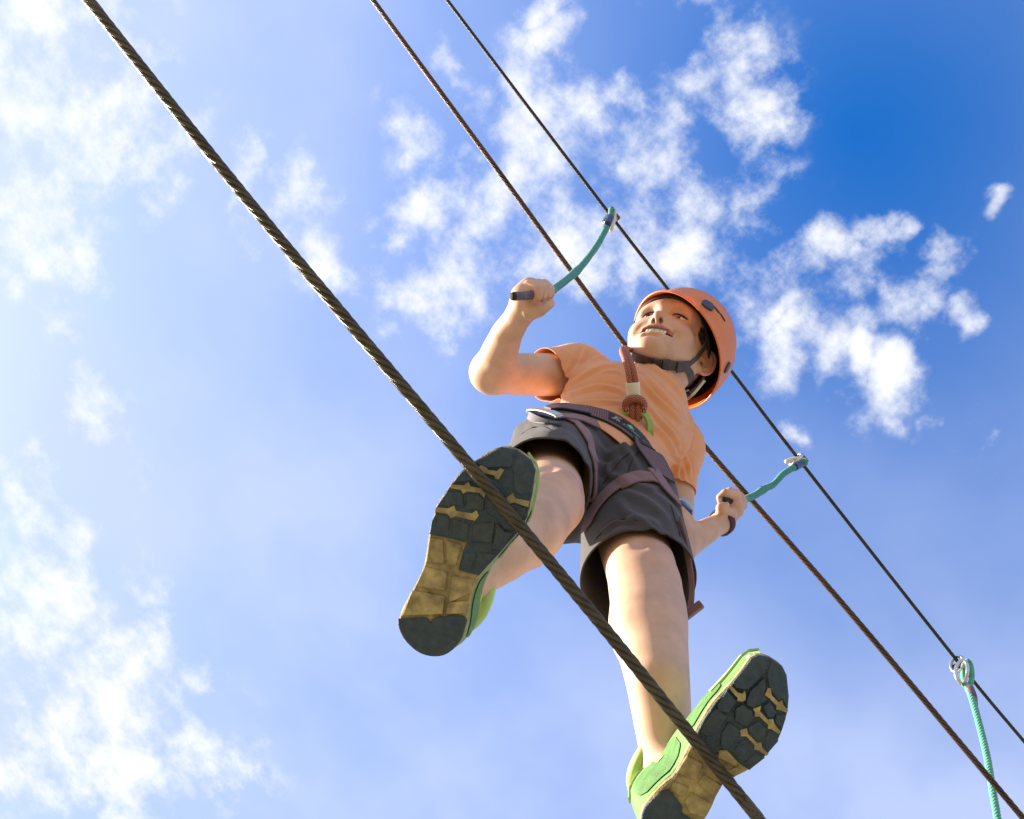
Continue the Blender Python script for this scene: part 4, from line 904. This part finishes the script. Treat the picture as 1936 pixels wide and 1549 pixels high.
st = [([(250,560),(420,420),(560,330),(700,290)], 5.5, 0.0032), ([(280,605),(480,485),(640,405),(770,385)], 5.5, 0.0034), 
      ([(330,500),(440,320),(480,205)], 6, 0.003), ([(270,470),(330,330),(350,220)], 5, 0.002), ([(330,690),(600,615),(800,640),(880,680)], 6, 0.0034), 
      ([(320,800),(600,775),(850,780)], 5, 0.003), ([(640,450),(780,450),(890,490)], 5, 0.002),
      ([(1030,400),(1150,550),(1300,700),(1460,860)], 6, 0.0036), ([(1050,520),(1200,720),(1400,900),(1520,1010)], 6, 0.0034), 
      ([(1130,800),(1250,950),(1390,1110),(1450,1210)], 5.5, 0.003), ([(1180,1000),(1320,1150),(1440,1350)], 6, 0.0034), ([(1400,690),(1500,880),(1565,1060)], 6, 0.0034),
      ([(1600,900),(1545,1150),(1440,1420)], 6, 0.0036), ([(1595,1100),(1510,1290),(1440,1440)], 5, 0.003), ([(1250,1330),(1350,1380),(1450,1440)], 6, 0.004), ([(1300,1000),(1440,1160),(1470,1290)], 5, 0.002),
      ([(1100,330),(1250,450),(1420,600),(1520,740)], 6, 0.003), ([(90,800),(200,720),(330,690)], 6, 0.003), ([(1520,1340),(1560,1440),(1570,1540)], 5, 0.003), ([(1480,1400),(1440,1500),(1450,1600)], 6, 0.003),
      ([(1540,1300),(1500,1450),(1530,1600)], 5, 0.0025), ([(180,640),(210,450),(215,280)], 4, 0.0015)]
SV = folds(SV, SF, [(zz(p, *zs), w*0.66, a*1.35*(0.55+0.9*((i_*37) % 11)/11)) for i_, (p, w, a) in enumerate(st)])
rs = SH_R+ar*0.080; ls = SH_L+al*0.094
def sleeve_sel(org, d, r, m=0.045):
    return lambda c: (c-org)@d > m and (m > 0.05 or abs((c-CHE)@TL) > 0.092) and np.linalg.norm((c-org)-d*((c-org)@d)) < r
cuts = [(sleeve_sel(SH_R, ar, 0.060, 0.058), 0, rs, nrm(ar+0.1*Uv)), (sleeve_sel(SH_L, al, 0.054), 0, ls, al), (NECK+TT*0.06, 0.085, NECK+TT*0.012, nrm(TT+0.1*TF)), (P(1100, 930, 1.60), 0.20, P(1127, 879, 1.682)-TT*0.045, nrm(-TT+0.05*TF-0.12*TL))]
SV2, SF2 = cut(SV, SF, cuts)
shirt = obj('t_shirt', SV2, SF2, M['shirt'], person, solid=0.0016)
# ---- shorts
HEM_L, HEM_R = P(1205, 1093, 1.385), P(1024, 920, 1.425)
dl = nrm(HEM_L-HIP_L); dr = nrm(HEM_R-HIP_R)
v = Vol(np.array([-0.07, -0.33, -1.85]), np.array([0.32, 0.07, -1.22]), 0.0027)
v.ell(P(1119, 890, 1.655)-TF*0.006, (0.112, 0.074, 0.08), TA, 0.03)

for hip_, hem_, d_, r_ in ((HIP_L+TL*0.004, HEM_L, dl, 0.0690), (HIP_R, HEM_R, dr, 0.0585)):
    f_ = nrm(np.cross(TL, -d_)); f_ = f_ if f_@TF > 0 else -f_
    for o_ in (-0.009, 0.010): v.cone(hip_-TF*0.004+f_*o_, hem_+f_*o_+d_*0.05, 0.066, r_, 0.025)
v.cone(PEL-TT*0.06-TF*0.03, PEL-TT*0.10-TF*0.035, 0.06, 0.05, 0.03)
QV, QF = v.mesh(); QV = smooth_mesh(QV, QF, 1, 0.4)
zq = ((920, 740), 3.367)
st = [([(640,260),(760,400),(880,330)], 8, 0.003), ([(700,430),(800,540),(900,560)], 9, 0.0035), ([(850,720),(930,800),(1080,850)], 9, 0.0035), ([(900,640),(1080,740),(1200,880)], 8, 0.003),
      ([(1050,640),(1180,760),(1250,900)], 7, 0.003), ([(830,560),(960,600),(1080,620)], 6, 0.002), ([(870,350),(930,430),(980,530)], 7, 0.0035), ([(720,600),(780,480),(860,420)], 8, 0.003), ([(350,240),(470,280),(560,380)], 8, 0.003),
      ([(420,230),(540,290),(620,420)], 6, 0.0025), ([(620,700),(640,560),(640,460)], 6, 0.003), ([(230,150),(200,230),(150,300)], 6, 0.004), ([(260,130),(330,190),(420,215)], 6, 0.003), ([(740,900),(820,840),(940,820)], 4, 0.0022), ([(980,830),(1120,930),(1220,1080)], 4, 0.002)]
QV = folds(QV, QF, [(zz(p, *zq), w*0.9, a*1.5) for p, w, a in st])
def ff(d_):
    f_ = nrm(np.cross(TL, -d_)); return f_ if f_@TF > 0 else -f_
def axd(c, org, d): return np.linalg.norm((c-org)-d*((c-org)@d))
def leg_sel(org, d, r):
    o2, d2 = (HIP_R, dr) if org is HIP_L else (HIP_L, dl)
    return lambda c: (c-org)@d > 0.13 and axd(c, org, d) < r and axd(c, org, d) < axd(c, o2, d2)
QV2, QF2 = cut(QV, QF, [(leg_sel(HIP_L, dl, 0.10), 0, HEM_L+dl*0.006, nrm(dl-0.06*ff(dl))), (leg_sel(HIP_R, dr, 0.095), 0, HEM_R, dr), (WAI+TT*0.05, 0.17, WAI-TT*0.036, nrm(TT-0.12*TL))])
shorts = obj('shorts', QV2, QF2, M['shorts'], person, solid=0.0022)
print('clothes', time.time()-T0)
CLOTH = Caster([(SV2, SF2), (QV2, QF2)]); HEADC = Caster([(HEADV, HEADF)])

for nm, pl in (('seam', [(1216,842),(1200,862),(1190,884),(1184,905)]), ('seam', [(1140,915),(1158,890),(1176,868),(1190,858)]), ('seam', [(1268,955),(1277,985),(1287,1020),(1294,1060)]), ('hem_stitch', [(1127,1020),(1146,998),(1166,985),(1189,980),(1214,988),(1240,1006),(1262,1030),(1281,1060)]),
               ('hem_stitch', [(985,822),(1015,806),(1047,817),(1074,842),(1094,874)])):
    c_, n_ = drape(CLOTH, pl, 0.0004, 36)
    if len(c_) > 4: tube(nm, c_, 0.0008, M['seam'], shorts, sides=6)
c_, n_ = drape(CLOTH, [(1076,655),(1070,690),(1066,720),(1068,742)], 0.0002, 24); tube('sleeve_seam', c_, 0.0007, M['shirt'], shirt, sides=6)
# ------------------------------------------------------------------ helmet
helmet = empty('helmet', Hd((0, 0, 0.1)), 'orange climbing helmet with dark buttons and chin strap worn by the child', 'helmet')
ROLL = math.radians(21)
def Hm(v):                                     # helmet frame: the head frame rolled a little towards the left ear
    v = np.array(v, float); x, z = v[..., 0].copy(), v[..., 2].copy(); c_, s_ = math.cos(ROLL), math.sin(ROLL); v[..., 0] = x*c_-z*s_; v[..., 2] = x*s_+z*c_
    return Hd(v+np.array([-0.009, -0.004, -0.002]))
HC = np.array([0.0, -0.010, 0.018]); HRAD = np.array([0.100, 0.116, 0.114])
def rim_z(b): return 0.0035+0.0225*math.sin(b)+0.004*math.cos(2*b)
def shell_pt(b, w, off=0.0):
    """b = azimuth (0 = right, 90 deg = front), w = 0 at the rim .. 1 at the crown"""
    z0 = rim_z(b)-HC[2]; z1 = HRAD[2]; f0 = math.asin(max(-0.95, min(0.95, z0/HRAD[2]))); f = f0+(math.pi/2-f0)*w
    r = math.cos(f)**0.86 if math.cos(f) > 0 else 0; k = 1.0
    front = max(0.0, math.sin(b))**3
    k += (0.035+0.06*front)*max(0, 1-w/0.13)**2                         # flared rim and short peak
    k += 0.012*math.exp(-((w-0.34)/0.05)**2)*(1-front)                  # moulded side ridge
    x = (HRAD[0]+off)*r*k*math.cos(b); y = (HRAD[1]+off)*r*k*math.sin(b); z = (HRAD[2]+off)*math.sin(f)
    return HC+np.array([x, y, z])
NB, NW = 120, 44
ws = np.linspace(0, 1, NW)**1.25
HV = np.array([shell_pt(2*math.pi*j/NB, w) for w in ws for j in range(NB)])
holes = []
HFc = []
vent = [(math.radians(a), w0) for a, w0 in ((135, 0.55), (148, 0.60), (45, 0.55), (32, 0.60))]
for i in range(NW-1):
    for j in range(NB):
        b = (j+0.5)/NB*2*math.pi; wc = 0.5*(ws[i]+ws[i+1])
        if any(abs(((b-vb+math.pi) % (2*math.pi))-math.pi) < 0.075 and abs(wc-vw) < 0.045 for vb, vw in vent): continue
        HFc.append([i*NB+j, i*NB+(j+1) % NB, (i+1)*NB+(j+1) % NB, (i+1)*NB+j])
shell = obj('shell', Hm(HV), HFc, M['shell'], helmet); sm = shell.modifiers.new('solid', 'SOLIDIFY'); sm.thickness = 0.003; sm.offset = -1
# inner liner dome and headband
LV = np.array([shell_pt(2*math.pi*j/60, 0.10+0.9*w, -0.012) for w in np.linspace(0, 1, 16) for j in range(60)])
LF = [[i*60+j, (i+1)*60+j, (i+1)*60+(j+1) % 60, i*60+(j+1) % 60] for i in range(15) for j in range(60)]
obj('liner', Hm(LV), LF, M['liner'], helmet)
a = np.linspace(0, 2*math.pi, 72, endpoint=False)
hb = np.array([[0.0735*math.cos(t), -0.008+0.0945*math.sin(t), 0.014+0.030*math.sin(t)*1.0] for t in a])
hbw = 0.017; V = []; F = []
for k, p in enumerate(hb):
    o_ = nrm(p-[0, -0.008, p[2]])
    for dz, do in ((-hbw/2, 0.0), (-hbw/2-0.0015, 0.0022), (-hbw/2, 0.0045), (hbw/2, 0.0045), (hbw/2, 0.0)): V.append(p+o_*do+np.array([0, 0, dz]))
for k in range(72):
    for j in range(5): F.append([k*5+j, ((k+1) % 72)*5+j, ((k+1) % 72)*5+(j+1) % 5, k*5+(j+1) % 5])
obj('headband', Hd(np.array(V)), F, M['liner'], helmet)
SHC = Caster([(Hm(HV), HFc)])
def disc(name, px, py, ra, rb, h, m, rot=0.0, caster=None, sides=8, sup=0.7):
    hit = (caster or SHC).hit(px, py)
    if hit is None: print('miss', name, px, py); return
    c, n = hit; e1 = nrm(np.array([math.cos(rot), math.sin(rot), 0])-n*(np.array([math.cos(rot), math.sin(rot), 0])@n)); e2 = np.cross(n, e1)
    k = 24; t = np.linspace(0, 2*np.pi, k, endpoint=False)
    poly = np.stack([ra*np.sign(np.cos(t))*np.abs(np.cos(t))**sup, rb*np.sign(np.sin(t))*np.abs(np.sin(t))**sup], 1)
    vv, ff = prism(poly, c, e1, e2, n, -0.004, h, 0.0012); obj(name, vv, ff, m, helmet, smooth=False)
disc('button', 1338, 578, 0.0125, 0.0105, 0.0035, M['button'], math.radians(-25))
disc('vent', 1354, 585, 0.011, 0.0035, 0.0006, M['liner'], math.radians(-50), sup=1.0)
disc('vent', 1366, 600, 0.010, 0.0035, 0.0006, M['liner'], math.radians(-50), sup=1.0)
disc('button', 1374, 695, 0.0115, 0.006, 0.0035, M['button'], math.radians(50))
disc('rivet', 1359, 640, 0.0012, 0.0012, 0.0006, M['liner'], 0)
# chin strap
def strap_path(pl, off, n=40): return drape(HEADC, pl, off, n)
def head_ribbon(name, pts, w_, m, parent, thick=0.0016, n=40, ref=None):
    c = spline(np.array([Hd(np.array(p)) for p in pts]), n); cen = Hd(np.array(ref if ref is not None else (0, 0, -0.03))); return ribbon(name, c, nrm(c-cen), w_, m, parent, thick)
c, n_ = strap_path([(1196,674),(1206,675),(1220,680),(1240,685),(1262,689),(1285,692),(1300,691)], 0.0026)
cs = ribbon('chin_strap', c, n_, 0.0185, M['strap'], helmet)
def on_strap(px, py, wa, wb, hh, m, name, rot):
    hit = HEADC.hit(px, py); c_, nn = hit; e1 = np.array([math.cos(rot), math.sin(rot), 0]); e1 = nrm(e1-nn*(e1@nn)); e2 = np.cross(nn, e1)
    vv, ff = boxd(c_+nn*(0.003+hh/2), e1, e2, nn, wa, wb, hh, 0.28); obj(name, vv, ff, m, cs, smooth=False)
on_strap(1256.5, 688, 0.0165, 0.0235, 0.0055, M['buckle'], 'buckle', math.radians(-5))
on_strap(1240, 685, 0.0155, 0.0215, 0.0040, M['buckle'], 'buckle_tongue', math.radians(-8))
on_strap(1231, 683, 0.0025, 0.0225, 0.0060, M['buckle'], 'buckle_bar', math.radians(-8))
on_strap(1246, 686.5, 0.0020, 0.0225, 0.0064, M['buckle'], 'buckle_bar', math.radians(-8))
on_strap(1284, 692, 0.0160, 0.0215, 0.0040, M['strap'], 'strap_slider', math.radians(-6))
c, n_ = strap_path([(1299,691),(1313,680),(1324,667),(1333,652),(1339,640),(1343,630)], 0.0022); ribbon('side_strap', c, n_, 0.0085, M['strap'], helmet)
c, n_ = strap_path([(1296,696),(1303,703),(1306,715),(1303,727),(1297,738),(1291,748)], 0.0022); ribbon('rear_strap', c, n_, 0.013, M['strap'], helmet)
head_ribbon('nape_cradle', [(-0.050,-0.062,-0.052),(-0.066,-0.050,-0.035),(-0.074,-0.040,-0.010),(-0.080,-0.034,0.012)], 0.016, M['strap'], helmet, 0.003)
head_ribbon('nape_cradle', [(0.050,-0.062,-0.052),(-0.0,-0.088,-0.060),(-0.050,-0.066,-0.054)], 0.018, M['strap'], helmet, 0.003)
head_ribbon('adjuster_rail', [(-0.030,-0.086,-0.062),(-0.056,-0.066,-0.050),(-0.073,-0.050,-0.026)], 0.006, M['metal'], helmet, 0.005)

# ------------------------------------------------------------------ harness
hpt = CLOTH.hit(1170, 800)[0]
harness = empty('climbing_harness', hpt, 'brown webbing climbing harness buckled round the waist and thighs of the child', 'harness')
bc, bn = drape(CLOTH, [(1036,776),(1060,772),(1090,776),(1125,784),(1160,797),(1195,821),(1223,852),(1243,884),(1254,906)], 0.0035, 70)
# close the belt round the back
cen = WAI; aL = bc[0]-cen; back = [cen+(-TF)*0.095+TL*x*0.1 for x in (-0.8, 0, 0.8)]
belt_w = np.interp(np.linspace(0, 1, 70), [0, 0.1, 0.5, 0.95, 1], [0.03, 0.040, 0.044, 0.040, 0.034])
belt = ribbon('waist_belt', bc, bn, belt_w, M['belt'], harness, 0.0035)
bb = spline(np.array([bc[-1]-bn[-1]*0.016]+back[::-1]+[bc[0]-bn[0]*0.016]), 30); ribbon('rear_belt', bb, nrm(bb-cen), 0.03, M['belt'], harness, 0.003)
tt = nrm(np.gradient(bc, axis=0)); wdir = nrm(np.cross(tt, bn))
for s in (-1, 1): tube('belt_binding', bc+wdir*(belt_w/2)[:, None]*s, 0.0017, M['edge'], belt, sides=6)
slen = np.concatenate([[0], np.cumsum(np.linalg.norm(np.diff(bc, axis=0), axis=1))])
def on_belt(s, t, lift):
    return np.stack([np.interp(s, slen, (bc+bn*lift)[:, k])+np.interp(s, slen, wdir[:, k])*t for k in range(3)], -1)
def belt_s(px, py):
    k = np.argmin(((pix(bc)-(px, py))**2).sum(1)); return slen[k]
sa, sb = belt_s(1150, 792), belt_s(1222, 851)
pc = np.array([on_belt(np.array([s])[0], 0.0, 0.0026) for s in np.linspace(sa, sb, 26)]); pn = np.stack([np.interp(np.linspace(sa, sb, 26), slen, bn[:, k]) for k in range(3)], 1)
patch = ribbon('label_patch', pc, pn, 0.026, M['edge'], belt, 0.0014)
sgn = 1.0 if (pix(on_belt(np.array([sa, sa]), np.array([0.0, 0.01]), 0.0))[1]-pix(on_belt(np.array([sa, sa]), np.array([0.0, 0.01]), 0.0))[0])[1] < 0 else -1.0
def printed(name, polys, m):
    """flat print on the patch: polygons in (along belt, up the belt) metres"""
    V = []; F = []
    for pl in polys:
        pl = np.asarray(pl, float); o = len(V); q = on_belt(sa+pl[:, 0], pl[:, 1]*sgn, 0.0039); V += list(q); F.append(list(range(o, o+len(pl))))
    obj(name, np.array(V), F, m, patch, smooth=False)
def text_polys(s, size, x0, y0):
    cu = bpy.data.curves.new('t', 'FONT'); cu.body = s; cu.size = size; cu.resolution_u = 3; to = bpy.data.objects.new('t', cu); COL.objects.link(to)
    bpy.context.view_layer.update(); dg = bpy.context.evaluated_depsgraph_get(); me = bpy.data.meshes.new_from_object(to.evaluated_get(dg))
    P_ = [[(x0+me.vertices[i].co.x, y0+me.vertices[i].co.y) for i in p.vertices] for p in me.polygons]
    bpy.data.objects.remove(to); bpy.data.curves.remove(cu); bpy.data.meshes.remove(me); return P_
printed('lettering', text_polys('ATTACH', 0.0088, 0.0240, -0.0085), M['print_g'])
printed('arrow_mark', [[(0.030, 0.0005), (0.038, 0.0085), (0.046, 0.0005), (0.0418, 0.0005), (0.0418, -0.0018), (0.0342, -0.0018), (0.0342, 0.0005)]], M['print_g'])
def ringp(x, y, r, w_):
    t = np.linspace(0, 2*np.pi, 13); return [[(x+r*math.cos(a0), y+r*math.sin(a0)), (x+r*math.cos(a1), y+r*math.sin(a1)), (x+(r-w_)*math.cos(a1), y+(r-w_)*math.sin(a1)), (x+(r-w_)*math.cos(a0), y+(r-w_)*math.sin(a0))] for a0, a1 in zip(t[:-1], t[1:])]
printed('figure_mark', ringp(0.012, 0.0055, 0.0026, 0.0009)+ringp(0.0175, 0.0062, 0.0022, 0.0009)+[[(0.006, -0.004), (0.0075, -0.0045), (0.0135, 0.0015), (0.0122, 0.0028)], [(0.0128, 0.002), (0.0142, 0.001), (0.019, -0.0035), (0.0178, -0.0048)], [(0.010, -0.0025), (0.0165, -0.0022), (0.0165, -0.0036), (0.010, -0.0038)], [(0.004, -0.0055), (0.010, -0.006), (0.010, -0.0072), (0.004, -0.0068)], [(0.0125, -0.0055), (0.0138, -0.0055), (0.0145, -0.0085), (0.0132, -0.0085)], [(0.0165, -0.0055), (0.0178, -0.0055), (0.0185, -0.008), (0.0172, -0.008)]], M['print_w'])
printed('tick_mark', [[(0.066, -0.0065), (0.0672, -0.0072), (0.069, -0.0035), (0.0752, 0.004), (0.0738, 0.0045), (0.0685, -0.0015)]], M['print_w'])
# leg loops and risers
def strap(name, pl, w_, m, off=0.003, n=40, parent=None, thick=0.0024):
    c_, n_ = drape(CLOTH, pl, off, n); return ribbon(name, c_, n_, w_, m, parent or harness, thick), c_, n_
strap('leg_loop', [(1252,917),(1240,909),(1222,905),(1200,907),(1172,919),(1148,938),(1129,962),(1118,985),(1112,1002)], 0.029, M['web'], 0.0045, 60)
strap('leg_loop', [(1078,796),(1096,808),(1109,830),(1117,856),(1122,884),(1122,908),(1120,932),(1117,950)], 0.026, M['web'], 0.0035, 50)
strap('riser', [(1232,893),(1246,912),(1258,930),(1270,944),(1280,954)], 0.018, M['web'], 0.0055, 24)
strap('riser', [(1128,808),(1106,799),(1085,794),(1068,794),(1056,792)], 0.02, M['web'], 0.0055, 24)
def buckle(p0, p1, w_, lift, seed):
    h0 = CLOTH.hit(*p0); h1 = CLOTH.hit(*p1)
    if h0 is None: h0 = h1
    if h1 is None: h1 = (P(p1[0], p1[1], -h0[0][2]), h0[1])
    a_, b_ = h0[0]+h0[1]*lift, h1[0]+h1[1]*lift; n_ = nrm(h0[1]+h1[1]); e1 = nrm(b_-a_); n_ = nrm(n_-e1*(n_@e1)); e2 = np.cross(n_, e1); L = np.linalg.norm(b_-a_); c_ = (a_+b_)/2
    bk = bpy.data.objects.new('buckle', None); COL.objects.link(bk); bk.parent = harness; bk.location = W(c_)-wloc(harness)
    t = np.linspace(-1, 1, 12); prof = c_+e1*(t*L/2)[:, None]+n_*(0.0028*(1-t**2)+0.002)[:, None]
    ribbon('plate', prof, np.tile(n_, (12, 1)), w_, M['metal'], bk, 0.0018)
    ribbon('frame', c_+e1*(t*L*0.55)[:, None]-n_*0.0012, np.tile(n_, (12, 1)), w_*1.12, M['bluemetal'], bk, 0.0018)
    for s in (-1, 1): tube('frame_bar', np.array([c_+e1*s*L*0.52-e2*w_*0.5, c_+e1*s*L*0.52+e2*w_*0.5]), 0.0016, M['metal'], bk, sides=8)
    return e1, e2, n_
buckle((1006, 783), (1056, 795), 0.013, 0.006, 1)
buckle((1279, 948), (1302, 972), 0.014, 0.006, 2)
strap('leg_strap_end', [(1003,787),(1018,797),(1036,803),(1056,803)], 0.012, M['strap'], 0.003, 20)
# free strap hanging beside the left leg
hp = CLOTH.hit(1286, 985); hd = -hp[0][2]
fs = spline([P(1284,982,hd-0.012), P(1291,1010,hd-0.03), P(1300,1050,hd-0.05), P(1307,1095,hd-0.075), P(1307,1135,hd-0.095), P(1301,1152,hd-0.103)], 40)
ribbon('free_strap', fs, np.tile(nrm(np.array([-0.75, -0.35, 0.55])), (40, 1)), 0.0145, M['web'], harness, 0.002)
vv, ff = boxd(P(1311,1154,hd-0.105), nrm(np.array([0.78, 0.62, 0.05])), nrm(np.array([-0.35, 0.45, 0.82])), nrm(np.array([0.45, -0.6, 0.55])), 0.027, 0.011, 0.010, 0.2); obj('strap_end_tab', vv, ff, M['web'], harness, smooth=False)
# tie-in loop
knot = CLOTH.hit(1199, 770); kd = -knot[0][2]
def kp(px, py, o): return P(px, py, kd-o)
lw = spline([kp(1160,792,0.012), kp(1172,783,0.020), kp(1186,777,0.024), kp(1200,776,0.020), kp(1214,779,0.024), kp(1225,793,0.022), kp(1229,812,0.016), kp(1227,832,0.010)], 40)
ribbon('tie_in_loop', lw, np.tile(nrm(np.array([0.1, 0.75, 0.65])), (40, 1)), np.interp(np.linspace(0, 1, 40), [0, 0.3, 0.6, 1], [0.012, 0.012, 0.012, 0.013]), M['lime_web'], harness, 0.0045)

# ------------------------------------------------------------------ tether rope with its knot
tether = empty('tether_rope', kp(1199, 795, 0.01), 'red and cream safety rope knotted at the belly, rising past the chin', 'rope')
RR = 0.0053
for dx, dz, nm in ((-5.4, 0.0, 'rope'), (5.6, 0.002, 'rope')):
    tube(nm, spline([kp(1198+dx,762,0.020), kp(1197+dx,745,0.022), kp(1196+dx,722,0.028), kp(1192+dx*0.9,700,0.024), kp(1186+dx*0.8,680,0.006), kp(1180+dx*0.7,666,-0.03), P(1179+dx*0.3,660,kd+0.075), P(1183,659,kd+0.13), P(1190,662,kd+0.2), P(1193,667,2.205)], 60), RR*(0.96 if dx < 0 else 1), M['rope'], tether, sides=12)
for dx in (-5.6, 5.8):
    tube('rope', spline([kp(1199+dx*0.9,758,0.018), kp(1200+dx,766,0.024), kp(1200+dx,776,0.026), kp(1200+dx,787,0.022), kp(1199+dx*0.8,795,0.014), kp(1198+dx*0.6,798,0.004)], 26), RR*1.04, M['rope'], tether, sides=12)
a = np.linspace(math.radians(-25), math.radians(205), 40)
arc = np.array([kp(1200+17.5*math.cos(t), 766-13*math.sin(t)+(0 if math.sin(t) > 0 else 6*-math.sin(t)), 0.026+0.010*max(0, math.sin(t))) for t in a])
arc = np.concatenate([arc, [kp(1186,781,0.016)], [kp(1192,787,0.008)]]); arc = np.concatenate([[kp(1208,788,0.008)], [kp(1214,781,0.016)], arc])
tube('knot', spline(arc, 60), RR*1.12, M['rope'], tether, sides=12)
tube('knot', spline([kp(1184,766,0.014), kp(1192,757,0.030), kp(1201,755,0.034), kp(1210,758,0.03), kp(1216,767,0.014)], 30), RR*1.0, M['rope'], tether, sides=12)
sv = spline([kp(1197.5,749,0.024), kp(1197,737,0.0255), kp(1196.3,723,0.029)], 10)
tube('rope_sleeve', sv, 0.0062, M['sleeve'], tether, sides=18, ell=1.85, n0=np.array([0.0, 0.35, 0.94]))

# ------------------------------------------------------------------ bracelets
fa = nrm(WR_L-P(1336, 1004, 1.845)); e1 = nrm(np.cross(fa, [0, 0, 1.0])); e2 = np.cross(fa, e1)
def bracelet(off, r, cr, m, label, m2=None):
    a = np.linspace(0, 2*np.pi, 160, endpoint=False); ctr = WR_L+fa*off
    root = empty('bracelet', ctr, label, 'bracelet', 'cord bracelets on the wrist')
    for k in range(3):
        ph = a*14+k*2*np.pi/3; rr = r+cr*0.62*np.cos(ph)
        c_ = ctr+rr[:, None]*(np.cos(a)[:, None]*e1+np.sin(a)[:, None]*e2)+(cr*0.75*np.sin(ph))[:, None]*fa
        tube('cord', c_, cr*0.55, m2 if (m2 and k == 0) else m, root, sides=6, closed=True, cap=False)
bracelet(-0.0035, 0.0222, 0.0026, M['band_dark'], 'charcoal and navy braided bracelet nearest the elbow', M['band_blue'])
bracelet(0.0020, 0.0218, 0.0026, M['band_blue'], 'navy braided bracelet between the charcoal and the red one')
bracelet(0.0075, 0.0214, 0.0026, M['band_red'], 'dark red braided bracelet nearest the lowered hand')
print('done', time.time()-T0)
